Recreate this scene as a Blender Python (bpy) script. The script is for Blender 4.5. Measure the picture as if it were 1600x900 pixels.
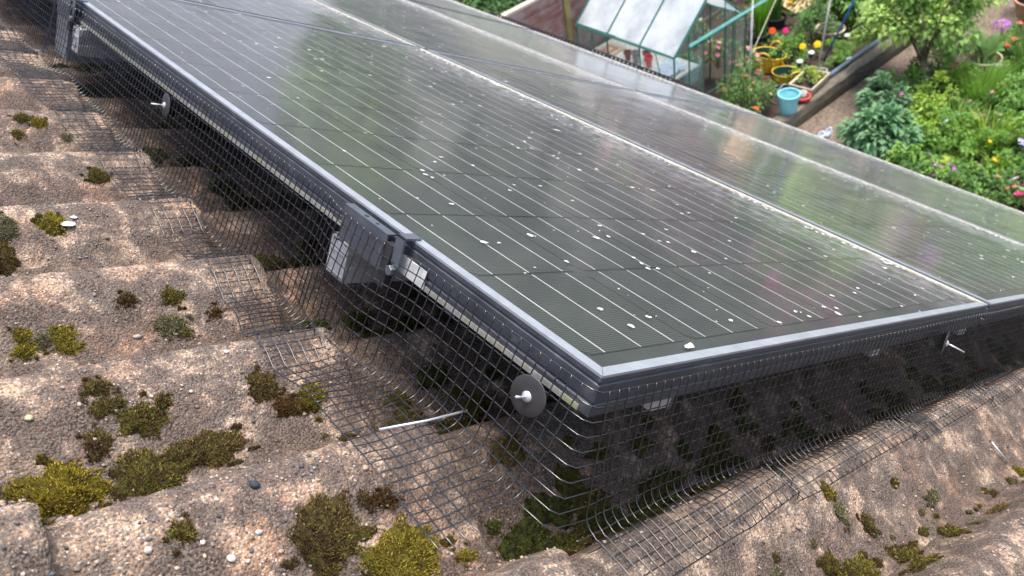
import bpy, math, random
import numpy as np
from mathutils import Matrix, Vector, noise
random.seed(7)
R_ = math.radians
sc = bpy.context.scene
for o in list(bpy.data.objects): bpy.data.objects.remove(o)
PITCH = R_(33)
L2W = Matrix.Rotation(PITCH, 4, 'Y')          # roof frame (u down the slope, v along the eaves, n normal) -> world

# ------------------------------------------------------------------ camera
cam_data = bpy.data.cameras.new('camera'); cam = bpy.data.objects.new('camera', cam_data)
sc.collection.objects.link(cam); sc.camera = cam
cam_data.sensor_width = 36; cam_data.lens = 28.7734
cam_data.clip_start = .01; cam_data.clip_end = 500
cam.matrix_world = Matrix(((0.754162, 0.525294, -0.394088, -0.279225), (-0.637497, 0.441618, -0.631325, -0.339959), (-0.157595, 0.727351, 0.667925, 0.505957), (0.0, 0.0, 0.0, 1.0)))
cam_data.dof.use_dof = True; cam_data.dof.focus_distance = .82; cam_data.dof.aperture_fstop = 12

# ------------------------------------------------------------------ light
SUN_L = Vector((-.36, .03, .92)).normalized()     # in the roof frame
SUN_W = (L2W.to_3x3() @ SUN_L).normalized()
w = bpy.data.worlds.new('World'); sc.world = w; w.use_nodes = True
nt = w.node_tree; bg = nt.nodes['Background']
sky = nt.nodes.new('ShaderNodeTexSky'); sky.sky_type = 'NISHITA'; sky.sun_disc = False
elev = math.asin(SUN_W.z)
sky.sun_elevation = elev; sky.sun_rotation = math.atan2(SUN_W.x, SUN_W.y)
sky.air_density = 1.0; sky.dust_density = 4.0; sky.ozone_density = .6
nt.links.new(sky.outputs[0], bg.inputs[0]); bg.inputs[1].default_value = .15
sd = bpy.data.lights.new('sun', 'SUN'); sd.energy = 1.5; sd.angle = R_(20); sd.color = (1, .96, .9)
so = bpy.data.objects.new('sun', sd); sc.collection.objects.link(so)
so.rotation_euler = SUN_W.to_track_quat('Z', 'Y').to_euler()
sc.view_settings.view_transform = 'Standard'; sc.view_settings.look = 'None'
sc.view_settings.exposure = 1.25; sc.view_settings.gamma = 1

# ------------------------------------------------------------------ materials
class NT:
    def __init__(s, name):
        s.m = bpy.data.materials.new(name); s.m.use_nodes = True
        s.t = s.m.node_tree; s.b = s.t.nodes['Principled BSDF']; s.out = s.t.nodes['Material Output']
    def n(s, typ, **kw):
        x = s.t.nodes.new('ShaderNode' + typ)
        for k, v in kw.items():
            if k in x.inputs: x.inputs[k].default_value = v
            else: setattr(x, k, v)
        return x
    def l(s, a, b): s.t.links.new(a, b)
    def coord(s, which='Object', scale=(1, 1, 1)):
        c = s.n('TexCoord'); mp = s.n('Mapping'); mp.inputs['Scale'].default_value = scale
        s.l(c.outputs[which], mp.inputs[0]); return mp.outputs[0]
    def noise(s, vec, scale, detail=4, rough=.55):
        x = s.n('TexNoise'); x.inputs['Scale'].default_value = scale; x.inputs['Detail'].default_value = detail
        x.inputs['Roughness'].default_value = rough; s.l(vec, x.inputs['Vector']); return x.outputs['Fac']
    def ramp(s, fac, stops):
        x = s.n('ValToRGB'); e = x.color_ramp.elements
        while len(e) < len(stops): e.new(.5)
        for i, (p, c) in enumerate(stops):
            e[i].position = p; e[i].color = (c if len(c) == 4 else (*c, 1)) if not isinstance(c, float) else (c, c, c, 1)
        s.l(fac, x.inputs[0]); return x.outputs[0]
    def mix(s, fac, a, b, mode='MIX'):
        x = s.n('Mix', data_type='RGBA', blend_type=mode)
        for sock, v in ((x.inputs[0], fac), (x.inputs[6], a), (x.inputs[7], b)):
            if isinstance(v, (int, float)): sock.default_value = v
            elif isinstance(v, tuple): sock.default_value = (*v, 1)
            else: s.l(v, sock)
        return x.outputs[2]
    def bump(s, h, strength, dist, nrm=None):
        x = s.n('Bump'); x.inputs['Strength'].default_value = strength; x.inputs['Distance'].default_value = dist
        s.l(h, x.inputs['Height'])
        if nrm: s.l(nrm, x.inputs['Normal'])
        return x.outputs[0]
def schlick(k):
    """reflectance of glass from either side"""
    geo = k.n('NewGeometry'); dt = k.n('VectorMath', operation='DOT_PRODUCT'); k.l(geo.outputs['Incoming'], dt.inputs[0]); k.l(geo.outputs['Normal'], dt.inputs[1])
    ab = k.n('Math', operation='ABSOLUTE'); k.l(dt.outputs['Value'], ab.inputs[0]); om = k.n('Math', operation='SUBTRACT'); om.inputs[0].default_value = 1; k.l(ab.outputs[0], om.inputs[1])
    pw = k.n('Math', operation='POWER'); k.l(om.outputs[0], pw.inputs[0]); pw.inputs[1].default_value = 5
    ma = k.n('Math', operation='MULTIPLY_ADD'); k.l(pw.outputs[0], ma.inputs[0]); ma.inputs[1].default_value = .955; ma.inputs[2].default_value = .045; return ma
def plain(name, col, rough=.6, metal=0, var=.25, scale=20, bump=0, spec=.5, coat=0):
    k = NT(name); v = k.coord()
    f = k.noise(v, scale, 5)
    a = tuple(c * (1 - var) for c in col); b = tuple(min(1, c * (1 + var)) for c in col)
    k.l(k.ramp(f, [(.3, a), (.7, b)]), k.b.inputs['Base Color'])
    k.b.inputs['Roughness'].default_value = rough; k.b.inputs['Metallic'].default_value = metal
    k.b.inputs['Specular IOR Level'].default_value = spec; k.b.inputs['Coat Weight'].default_value = coat
    if bump: k.l(k.bump(k.noise(v, scale * 4, 4), bump, .004), k.b.inputs['Normal'])
    return k.m
def attr_mat(name, rough=.6, trans=0, spec=.3, fine=0, sheen=0):
    k = NT(name); a = k.n('Attribute', attribute_name='col')
    c = a.outputs['Color']
    if fine:
        f = k.noise(k.coord(), fine, 4)
        c = k.mix(1.0, c, k.ramp(f, [(.3, (.6, .6, .6)), (.7, (1.3, 1.3, 1.3))]), 'MULTIPLY')
    k.l(c, k.b.inputs['Base Color']); k.b.inputs['Roughness'].default_value = rough
    k.b.inputs['Specular IOR Level'].default_value = spec
    if trans:
        tr = k.n('BsdfTranslucent'); k.l(c, tr.inputs[0]); ms = k.n('MixShader'); ms.inputs[0].default_value = trans
        k.l(k.b.outputs[0], ms.inputs[1]); k.l(tr.outputs[0], ms.inputs[2]); k.l(ms.outputs[0], k.out.inputs[0])
    return k.m

def tile_material():
    k = NT('weathered_concrete_tile'); v = k.coord('Object')
    info = k.n('ObjectInfo'); add = k.n('VectorMath', operation='ADD')
    tr = k.n('VectorMath', operation='MULTIPLY'); tr.inputs[1].default_value = (7.3, 3.1, 5.7)
    cmb = k.n('CombineXYZ')
    for i in range(3): k.l(info.outputs['Random'], cmb.inputs[i])
    k.l(cmb.outputs[0], tr.inputs[0]); k.l(v, add.inputs[0]); k.l(tr.outputs[0], add.inputs[1]); v = add.outputs[0]
    big = k.noise(v, 26, 6, .65); mid = k.noise(v, 60, 6, .65); fine = k.noise(v, 420, 4, .7); pat = k.noise(v, 9, 4, .6)
    base = k.ramp(mid, [(.30, (.20, .13, .085)), (.46, (.46, .305, .20)), (.58, (.60, .425, .29)), (.72, (.68, .52, .375))])
    orange = k.ramp(k.noise(v, 13, 3, .55), [(.45, 0.0), (.58, 1.0)])
    at0 = k.n('Attribute', attribute_name='silt_shade'); om = k.n('Math', operation='MULTIPLY', use_clamp=True); k.l(orange, om.inputs[0])
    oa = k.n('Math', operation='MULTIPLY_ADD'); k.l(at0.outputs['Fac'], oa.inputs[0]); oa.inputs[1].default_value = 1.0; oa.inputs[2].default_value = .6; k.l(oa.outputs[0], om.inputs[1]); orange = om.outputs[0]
    col = k.mix(orange, base, k.mix(mid, (.30, .14, .065), (.60, .32, .17)))
    # aggregate grains of several colours
    vo = k.n('TexVoronoi'); vo.inputs['Scale'].default_value = 400; k.l(v, vo.inputs['Vector'])
    grain = k.n('SeparateColor'); k.l(vo.outputs['Color'], grain.inputs[0])
    gcol = k.ramp(grain.outputs[0], [(.0, (.05, .047, .05)), (.25, (.15, .125, .115)), (.5, (.37, .27, .20)), (.78, (.56, .44, .34)), (.97, (.78, .72, .64))])
    gm = k.ramp(vo.outputs['Distance'], [(.28, .85), (.55, .15)])
    col = k.mix(gm, col, gcol)
    # dark lichen and dirt, blotchy with hard crumbly edges
    dirt = k.n('Math', operation='MULTIPLY_ADD'); k.l(fine, dirt.inputs[0]); dirt.inputs[1].default_value = .75; k.l(big, dirt.inputs[2])
    dm = k.ramp(dirt.outputs[0], [(.755, 0.0), (.87, .90)])
    col = k.mix(dm, col, k.mix(k.ramp(fine, [(.42, 0.0), (.60, 1.0)]), (.024, .021, .020), (.17, .145, .13)))
    # dirt washed into the tile pans, plus grime and painted shade under the panels
    at = k.n('Attribute', attribute_name='silt_shade')
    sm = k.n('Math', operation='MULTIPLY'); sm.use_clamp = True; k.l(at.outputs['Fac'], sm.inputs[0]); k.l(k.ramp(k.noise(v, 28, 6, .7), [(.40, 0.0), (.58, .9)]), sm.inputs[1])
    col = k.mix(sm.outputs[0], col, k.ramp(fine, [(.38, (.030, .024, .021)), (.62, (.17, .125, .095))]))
    # pale specks
    sp = k.n('TexVoronoi'); sp.inputs['Scale'].default_value = 120; k.l(v, sp.inputs['Vector'])
    col = k.mix(k.ramp(sp.outputs['Distance'], [(.05, .8), (.10, 0.0)]), col, (.50, .44, .38))
    k.l(col, k.b.inputs['Base Color']); k.b.inputs['Roughness'].default_value = .93
    k.b.inputs['Specular IOR Level'].default_value = .2
    inv = k.n('Math', operation='SUBTRACT'); inv.inputs[0].default_value = 1; k.l(vo.outputs['Distance'], inv.inputs[1])
    b1 = k.bump(inv.outputs[0], 1.0, .0020); b2 = k.bump(fine, .8, .0012, b1); b3 = k.bump(mid, .8, .004, b2)
    k.l(b3, k.b.inputs['Normal'])
    return k.m
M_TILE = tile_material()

def frame_material():
    k = NT('anodised_frame'); v = k.coord('Object', (1, 1, 1))
    f = k.noise(v, 35, 6, .7); g = k.noise(v, 300, 4, .7)
    col = k.ramp(f, [(.3, (.058, .067, .082)), (.55, (.08, .09, .108)), (.8, (.18, .18, .18))])
    col = k.mix(k.ramp(g, [(.62, 0.0), (.75, .5)]), col, (.35, .34, .32))
    k.l(col, k.b.inputs['Base Color']); k.b.inputs['Metallic'].default_value = .55
    k.l(k.ramp(f, [(.3, (.33, .33, .33)), (.7, (.6, .6, .6))]), k.b.inputs['Roughness'])
    k.b.inputs['Specular IOR Level'].default_value = .8
    return k.m
def lip_material():
    k = NT('frame_top_lip'); v = k.coord('Object')
    f = k.noise(v, 30, 6, .7)
    col = k.ramp(f, [(.3, (.27, .295, .33)), (.6, (.36, .385, .42)), (.8, (.48, .49, .49))])  # same anodised frame; the pale tones paint in its sky sheen
    k.l(col, k.b.inputs['Base Color']); k.b.inputs['Metallic'].default_value = .35; k.b.inputs['Roughness'].default_value = .42
    k.b.inputs['Specular IOR Level'].default_value = .8
    return k.m
def dirty_lip_material():
    k = NT('lichen_stained_lip'); v = k.coord('Object')
    f = k.noise(v, 24, 6, .7); g = k.noise(v, 90, 5, .7)
    col = k.ramp(g, [(.3, (.30, .28, .22)), (.55, (.52, .49, .40)), (.75, (.75, .73, .66))])
    col = k.mix(k.ramp(f, [(.58, 0.0), (.68, .8)]), col, (.42, .42, .10))
    k.l(col, k.b.inputs['Base Color']); k.b.inputs['Roughness'].default_value = .8
    return k.m
def cell_material():
    k = NT('silicon_cell'); v = k.coord('Object')
    wv = k.n('TexWave', wave_type='BANDS', bands_direction='Y'); wv.inputs['Scale'].default_value = 2 * math.pi / (20 * .0032)
    wv.inputs['Distortion'].default_value = 0; wv.inputs['Detail'].default_value = 0
    k.l(v, wv.inputs['Vector'])
    ln = k.ramp(wv.outputs['Fac'], [(.80, 0.0), (.97, 1.0)])
    f = k.noise(v, 14, 4)
    base = k.ramp(f, [(.3, (.008, .009, .012)), (.7, (.015, .016, .020))])
    k.l(k.mix(ln, base, (.11, .11, .11)), k.b.inputs['Base Color']); k.b.inputs['Roughness'].default_value = .5
    k.b.inputs['Specular IOR Level'].default_value = .3
    return k.m
def glass_material():
    """solar glass: clear sheet, mirror-like at grazing angles, under a thin film of dust and dried rain spots"""
    k = NT('solar_glass'); v = k.coord('Object')
    fr = schlick(k)
    gl = k.n('BsdfGlossy')
    rn = k.noise(v, 60, 5, .6); k.l(k.ramp(rn, [(.3, (.07, .07, .07)), (.7, (.14, .14, .14))]), gl.inputs['Roughness'])
    gl.inputs['Color'].default_value = (.98, .99, 1, 1)
    wob = k.bump(k.noise(v, 3.0, 2), .25, .01); k.l(wob, gl.inputs['Normal'])
    tp = k.n('BsdfTransparent'); m1 = k.n('MixShader'); k.l(fr.outputs[0], m1.inputs[0]); k.l(tp.outputs[0], m1.inputs[1]); k.l(gl.outputs[0], m1.inputs[2])
    df = k.n('BsdfDiffuse')
    d1 = k.noise(v, 10, 6, .7); d2 = k.noise(v, 500, 3, .7)
    # dust gathers along the low edge of each sheet (object x = distance down the slope)
    sx = k.n('SeparateXYZ'); k.l(v, sx.inputs[0])
    edge = k.n('MapRange'); edge.inputs[1].default_value = .78; edge.inputs[2].default_value = .985
    edge.inputs[3].default_value = 0; edge.inputs[4].default_value = .07; k.l(sx.outputs[0], edge.inputs[0])
    k.l(k.mix(d1, (.34, .345, .36), (.44, .44, .45)), df.inputs[0])
    film = k.n('Math', operation='MULTIPLY_ADD'); k.l(k.ramp(d1, [(.35, (.007,) * 3), (.75, (.020,) * 3)]), film.inputs[0])
    k.l(k.ramp(d2, [(.35, (.6,) * 3), (.7, (1.5,) * 3)]), film.inputs[1])
    em = k.n('Math', operation='MULTIPLY'); k.l(edge.outputs[0], em.inputs[0]); k.l(k.ramp(k.noise(v, 40, 6, .7), [(.4, 0.0), (.7, 1.0)]), em.inputs[1])
    k.l(em.outputs[0], film.inputs[2])
    # the film is thin, so the slant path through it grows as 1 / cos of the viewing angle
    geo = k.n('NewGeometry'); dt = k.n('VectorMath', operation='DOT_PRODUCT'); k.l(geo.outputs['Incoming'], dt.inputs[0]); k.l(geo.outputs['Normal'], dt.inputs[1])
    ab = k.n('Math', operation='ABSOLUTE'); k.l(dt.outputs['Value'], ab.inputs[0])
    dv = k.n('Math', operation='DIVIDE', use_clamp=True); k.l(film.outputs[0], dv.inputs[0]); k.l(ab.outputs[0], dv.inputs[1]); film = dv
    m2 = k.n('MixShader'); k.l(film.outputs[0], m2.inputs[0]); k.l(m1.outputs[0], m2.inputs[1]); k.l(df.outputs[0], m2.inputs[2])
    k.l(m2.outputs[0], k.out.inputs[0])
    return k.m
def clear_glass(name, tint=(.9, .95, .95), milk=.06, rough=.02, milkcol=(.75, .78, .78)):
    k = NT(name); fr = schlick(k)
    gl = k.n('BsdfGlossy'); gl.inputs['Roughness'].default_value = rough
    tp = k.n('BsdfTransparent'); tp.inputs[0].default_value = (*tint, 1)
    m1 = k.n('MixShader'); k.l(fr.outputs[0], m1.inputs[0]); k.l(tp.outputs[0], m1.inputs[1]); k.l(gl.outputs[0], m1.inputs[2])
    df = k.n('BsdfDiffuse'); df.inputs[0].default_value = (*milkcol, 1)
    m2 = k.n('MixShader'); k.l(m1.outputs[0], m2.inputs[1]); k.l(df.outputs[0], m2.inputs[2])
    f = k.noise(k.coord(), 3, 5); k.l(k.ramp(f, [(.3, (milk * .6,) * 3), (.7, (milk * 1.4,) * 3)]), m2.inputs[0])
    k.l(m2.outputs[0], k.out.inputs[0]); return k.m
M_FRAME, M_LIP, M_DIRTY = frame_material(), lip_material(), dirty_lip_material()
M_CELL, M_GLASS = cell_material(), glass_material()
M_BUS = plain('busbar_ribbon', (.62, .62, .60), .45, .3, .1)
M_BACK = plain('black_backsheet', (.022, .023, .025), .6, 0, .2)
M_WIRE = plain('coated_steel_wire', (.010, .010, .012), .24, 0, .3, 200, 0, .5)
M_WIRE.node_tree.nodes['Principled BSDF'].inputs['IOR'].default_value = 1.85
M_ALU = plain('mill_aluminium', (.60, .61, .62), .34, .6, .12, 30)
M_DISC = plain('grey_clip_disc', (.05, .048, .048), .45, .3, .25, 40)
M_CLAMP = plain('grey_anodised_clamp', (.12, .135, .16), .42, .5, .2, 30)
M_BLACK = plain('black_plastic', (.02, .02, .022), .5, 0, .2)
M_WHITE = plain('white_sticker', (.66, .66, .64), .5, 0, .08)
M_SPOT = plain('dried_droppings', (.56, .56, .52), .85, 0, .45, 250)
M_MOSS = attr_mat('moss', .85, .25, .2)
M_PEB = attr_mat('pebbles', .75, 0, .35, 400)
M_LEAF = attr_mat('foliage', .5, .3, .4)
M_PETAL = attr_mat('petals', .6, .3, .2)

# ------------------------------------------------------------------ object helpers
COL = sc.collection
class MB:
    def __init__(s): s.v = []; s.f = []; s.m = []; s.c = []; s.cc = None
    def face(s, idx, mi=0): s.f.append(idx); s.m.append(mi)
    def add(s, vs, fs, mi=0, col=None):
        o = len(s.v); s.v.extend(vs); s.f.extend([tuple(i + o for i in f) for f in fs]); s.m.extend([mi] * len(fs))
        if col is not None: s.c.extend([col] * len(vs))
    def box(s, a, b, mi=0, M=None, col=None):
        x0, y0, z0 = a; x1, y1, z1 = b
        vs = [(x, y, z) for x in (x0, x1) for y in (y0, y1) for z in (z0, z1)]
        if M is not None: vs = [tuple(M @ Vector(q)) for q in vs]
        s.add(vs, [(0, 1, 3, 2), (4, 6, 7, 5), (0, 4, 5, 1), (2, 3, 7, 6), (0, 2, 6, 4), (1, 5, 7, 3)], mi, col)
    def bevelbox(s, a, b, r, mi=0, M=None):
        """box with chamfered edges"""
        import itertools
        x = (a[0], b[0]); y = (a[1], b[1]); z = (a[2], b[2])
        bm = bmesh_box(a, b, r)
        vs = [tuple(q) for q in bm[0]]
        if M is not None: vs = [tuple(M @ Vector(q)) for q in vs]
        s.add(vs, bm[1], mi)
    def tube(s, pts, r, n=6, mi=0, closed_ends=True, col=None, radii=None):
        pts = [Vector(q) for q in pts]; m = len(pts); vs = []; fs = []
        t0 = (pts[1] - pts[0]).normalized(); up = Vector((0, 0, 1)) if abs(t0.z) < .9 else Vector((1, 0, 0))
        nx = t0.cross(up).normalized()
        for i, q in enumerate(pts):
            t = (pts[min(i + 1, m - 1)] - pts[max(i - 1, 0)]).normalized()
            nx = (nx - t * nx.dot(t)).normalized(); ny = t.cross(nx)
            rr = radii[i] if radii else r
            for k in range(n):
                a = 2 * math.pi * k / n; vs.append(tuple(q + nx * (rr * math.cos(a)) + ny * (rr * math.sin(a))))
        for i in range(m - 1):
            for k in range(n): fs.append((i * n + k, i * n + (k + 1) % n, (i + 1) * n + (k + 1) % n, (i + 1) * n + k))
        if closed_ends: fs.append(tuple(range(n))[::-1]); fs.append(tuple((m - 1) * n + k for k in range(n)))
        s.add(vs, fs, mi, col)
    def lathe(s, prof, n=24, mi=0, M=None, col=None):
        vs = []; fs = []
        for r, z in prof:
            for k in range(n):
                a = 2 * math.pi * k / n; vs.append((r * math.cos(a), r * math.sin(a), z))
        for i in range(len(prof) - 1):
            for k in range(n): fs.append((i * n + k, i * n + (k + 1) % n, (i + 1) * n + (k + 1) % n, (i + 1) * n + k))
        if M is not None: vs = [tuple(M @ Vector(q)) for q in vs]
        s.add(vs, fs, mi, col)
    def mesh(s, name, mats, smooth=False):
        me = bpy.data.meshes.new(name); me.from_pydata(s.v, [], s.f)
        for m in (mats if isinstance(mats, (list, tuple)) else [mats]): me.materials.append(m)
        if any(s.m): me.polygons.foreach_set('material_index', s.m)
        if smooth: me.polygons.foreach_set('use_smooth', [True] * len(s.f))
        if s.c and len(s.c) == len(s.v):
            a = me.color_attributes.new('col', 'FLOAT_COLOR', 'POINT')
            a.data.foreach_set('color', np.array([(c[0], c[1], c[2], 1) for c in s.c], dtype=np.float32).ravel())
        me.update(); return me
    def build(s, name, mats, parent=None, smooth=False):
        o = bpy.data.objects.new(name, s.mesh(name, mats, smooth)); COL.objects.link(o)
        if parent is not None: o.parent = parent
        return o
def bmesh_box(a, b, r):
    import bmesh
    bm = bmesh.new(); bmesh.ops.create_cube(bm, size=1)
    for q in bm.verts: q.co = Vector(((a[0] + b[0]) / 2 + q.co.x * (b[0] - a[0]), (a[1] + b[1]) / 2 + q.co.y * (b[1] - a[1]), (a[2] + b[2]) / 2 + q.co.z * (b[2] - a[2])))
    bmesh.ops.bevel(bm, geom=list(bm.edges), offset=r, segments=2, affect='EDGES', profile=.5)
    bm.verts.ensure_lookup_table()
    out = ([q.co.copy() for q in bm.verts], [tuple(v.index for v in f.verts) for f in bm.faces]); bm.free(); return out
def tag(o, label=None, cat=None, group=None, kind=None):
    if label: o['label'] = label
    if cat: o['category'] = cat
    if group: o['group'] = group
    if kind: o['kind'] = kind
    return o
def lplace(o, loc=(0, 0, 0)):
    """put a top-level object into the roof frame at local point loc"""
    o.matrix_world = L2W @ Matrix.Translation(loc); return o
def root(name, loc, label, cat, group=None, rz=0, local=False):
    e = bpy.data.objects.new(name, None); COL.objects.link(e); e.empty_display_size = .05
    if local: lplace(e, loc)
    else: e.location = loc; e.rotation_euler = (0, 0, rz)
    return tag(e, label, cat, group)
def copy_obj(o, parent=None):
    c = o.copy(); COL.objects.link(c)
    if parent is not None: c.parent = parent
    return c

# ------------------------------------------------------------------ roof shape (local frame)
PW, VC = .193, -.045          # roll spacing and position of one crest
RA = .057
UJ, GA = -.365, .34           # a course joint and the gauge
def prof(v):
    f = ((v - VC) / PW) % 1.0; c = .34
    t = f / c * .5 if f < c else .5 + (f - c) / (1 - c) * .5
    return .5 + .5 * math.cos(2 * math.pi * t)
def tilt(u): return .027 * ((((u - UJ) / GA) % 1.0) - .5)
def rough(u, v):
    q = Vector((u * 18, v * 18, 1.3)); a = noise.noise(q)
    b = noise.noise(Vector((u * 60, v * 60, 4))); c = noise.noise(Vector((u * 190, v * 190, 9)))
    return a * .0022 + b * .0014 + c * .0009
def roof(u, v, r=True):
    return -.150 - RA * (1 - prof(v)) + tilt(u) + (rough(u, v) if r else 0)

CAML = Vector((-0.50974, -0.33996, 0.27225))
roof_o = bpy.data.objects.new('tiled_roof', None); COL.objects.link(roof_o); lplace(roof_o); tag(roof_o, kind='structure')
def tile_mesh(u0, v0, res, jz, ju, whole=True):
    """one interlocking concrete tile, a crest with a half pan each side, u0..u0+GA(+overlap tucked under the next course up)"""
    L = GA + .02; nu = max(3, int(L / res)); W = PW; nv = max(8, int(W / res))
    us = [u0 + ju + GA - L * i / nu for i in range(nu + 1)]        # from the exposed lower edge upwards
    vs = [v0 + W * j / nv for j in range(nv + 1)]
    V = []; S = []
    for i, u in enumerate(us):
        t = (u - u0) / GA
        for j, v in enumerate(vs):
            vv = min(max(v, v0 + .0004), v0 + W - .0004)
            e = (.0035 if i == 0 else .0012 if i == 1 else 0) + (.002 if j in (0, nv) else 0)
            n = -.150 - RA * (1 - prof(vv)) + .027 * (t - .5) + rough(u, v) + jz - e - (.006 if i == nu else 0)
            wob = noise.noise(Vector((v * 40, u0 * 9, 2))) * .003 if i == 0 else 0
            V.append((u + wob, v, n)); S.append(1 - prof(vv) + (1.25 if u > -.015 and v > .0 else 0))  # array footprint darkened further: mossy dirt with shade painted in
    F = []; w_ = nv + 1
    for i in range(nu):
        for j in range(nv): F.append((i * w_ + j, (i + 1) * w_ + j, (i + 1) * w_ + j + 1, i * w_ + j + 1))
    o = len(V)                                                     # lower end face, 20 mm thick
    for j in range(w_): x = V[j]; V.append((x[0] - .003, x[1], x[2] - .028)); S.append(S[j])
    for j in range(nv): F.append((j, j + 1, o + j + 1, o + j))
    me = bpy.data.meshes.new('roof_tile'); me.from_pydata(V, [], F); me.materials.append(M_TILE)
    a = me.attributes.new('silt_shade', 'FLOAT', 'POINT'); a.data.foreach_set('value', S)
    me.polygons.foreach_set('use_smooth', [True] * len(F)); me.update()
    return me, V, F, S
bulkV, bulkF, bulkS = [], [], []
rr = random.Random(3)
VT0 = VC - .66 * PW
for iu in range(-4, 10):
    for iv in range(-5, 28):
        u0 = UJ + GA * iu; v0 = VT0 + PW * iv
        cu, cv = u0 + GA / 2, v0 + PW / 2
        d = (Vector((cu, cv, -.16)) - CAML).length
        hidden = u0 > .66 and v0 > .42
        jz, ju = rr.uniform(-.0015, .0015), rr.uniform(-.004, .004)
        behind = (cu < -.75 or cv < -.55)
        res = .012 if hidden or behind else (.0034 if d < .95 else .005 if d < 1.5 else .010 if d < 2.6 else .02)
        if hidden: res = .04
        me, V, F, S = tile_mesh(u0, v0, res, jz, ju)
        if hidden or (behind and d > 1.0):
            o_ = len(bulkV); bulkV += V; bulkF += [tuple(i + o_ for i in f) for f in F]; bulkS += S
            bpy.data.meshes.remove(me)
        else:
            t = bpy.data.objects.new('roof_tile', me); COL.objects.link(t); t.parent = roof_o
me = bpy.data.meshes.new('covered_tiles'); me.from_pydata(bulkV, [], bulkF); me.materials.append(M_TILE)
a = me.attributes.new('silt_shade', 'FLOAT', 'POINT'); a.data.foreach_set('value', bulkS); me.update()
t = bpy.data.objects.new('covered_tiles', me); COL.objects.link(t); t.parent = roof_o; t['kind'] = 'stuff'
mb = MB(); mb.box((UJ - 4 * GA, VT0 - 5 * PW, -.30), (UJ + 10 * GA - .05, VT0 + 28 * PW, -.235)); mb.build('roof_deck', plain('roofing_felt', (.05, .045, .04), .9), roof_o)

# exposed pebbles of the tile concrete and loose grit
ICO_V = []; 
_t = (1 + 5 ** .5) / 2
for a_, b_ in ((-1, _t), (1, _t), (-1, -_t), (1, -_t)): ICO_V.append((a_, b_, 0))
for a_, b_ in ((-1, _t), (1, _t), (-1, -_t), (1, -_t)): ICO_V.append((0, a_, b_))
for a_, b_ in ((_t, -1), (_t, 1), (-_t, -1), (-_t, 1)): ICO_V.append((a_, 0, b_))
ICO_V = [tuple(Vector(q).normalized()) for q in ICO_V]
ICO_F = [(0, 11, 5), (0, 5, 1), (0, 1, 7), (0, 7, 10), (0, 10, 11), (1, 5, 9), (5, 11, 4), (11, 10, 2), (10, 7, 6), (7, 1, 8),
         (3, 9, 4), (3, 4, 2), (3, 2, 6), (3, 6, 8), (3, 8, 9), (4, 9, 5), (2, 4, 11), (6, 2, 10), (8, 6, 7), (9, 8, 1)]
mb = MB(); rp = random.Random(11)
PC = [(.46, .35, .28), (.30, .25, .22), (.60, .53, .45), (.19, .175, .175), (.50, .36, .25), (.10, .10, .11), (.40, .31, .25), (.33, .25, .20)]
def pebble(u, v, s, col, sink=.25, rp=rp):
    h = roof(u, v); a = rp.uniform(0, 6.28); ca, sa = math.cos(a), math.sin(a)
    sx, sy, sz = s * rp.uniform(.8, 1.35), s * rp.uniform(.65, 1.0), s * rp.uniform(.45, .75)
    vs = []
    for x, y, z in ICO_V:
        j = 1 + rp.uniform(-.12, .12); x, y, z = x * sx * j, y * sy * j, z * sz * j
        vs.append((u + x * ca - y * sa, v + x * sa + y * ca, h + z + s * sink * .5))
    mb.add(vs, ICO_F, 0, col)
n = 0
while n < 9500:
    d = .25 + 1.9 * rp.random() ** 1.6; an = rp.uniform(-.9, 1.75)
    # positions thin out away from the near part of the roof
    u = CAML.x + .1 + d * math.cos(an); v = CAML.y + .1 + d * math.sin(an)
    if u > .12 and v > .12 and not rp.random() < .12: continue
    if u > 1.7 or v > 2.2 or v < -.6 or u < -.65: continue
    dn = noise.noise(Vector((u * 14, v * 14, 7)))
    if dn < rp.uniform(-.5, .35): continue
    s = .0009 + .0015 * rp.random() ** 2.2 + (.0016 if rp.random() < .03 else 0)
    c = rp.choice(PC); k_ = rp.uniform(.45, .95); pebble(u, v, s, (c[0] * k_, c[1] * k_, c[2] * k_)); n += 1
for (u, v, s, c) in [(-.30, .11, .0042, (.5, .45, .38)), (-.262, .105, .0030, (.62, .58, .52)), (-.21, .135, .0046, (.035, .04, .05)), (-.22, .10, .004, (.5, .46, .4)), (-.245, .09, .004, (.62, .6, .5)),
                     (-.19, .45, .005, (.34, .3, .3)), (-.15, .33, .0035, (.6, .56, .5)), (-.33, .30, .004, (.45, .42, .25)), (-.165, .19, .003, (.6, .6, .55)), (-.285, .088, .0045, (.45, .42, .3))]:
    pebble(u, v, s, c)
peb = mb.build('loose_grit', M_PEB, smooth=True); lplace(peb); tag(peb, 'pale and dark pebbles and grit bedded in the pinkish roof tiles', 'grit', kind='stuff')

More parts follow.
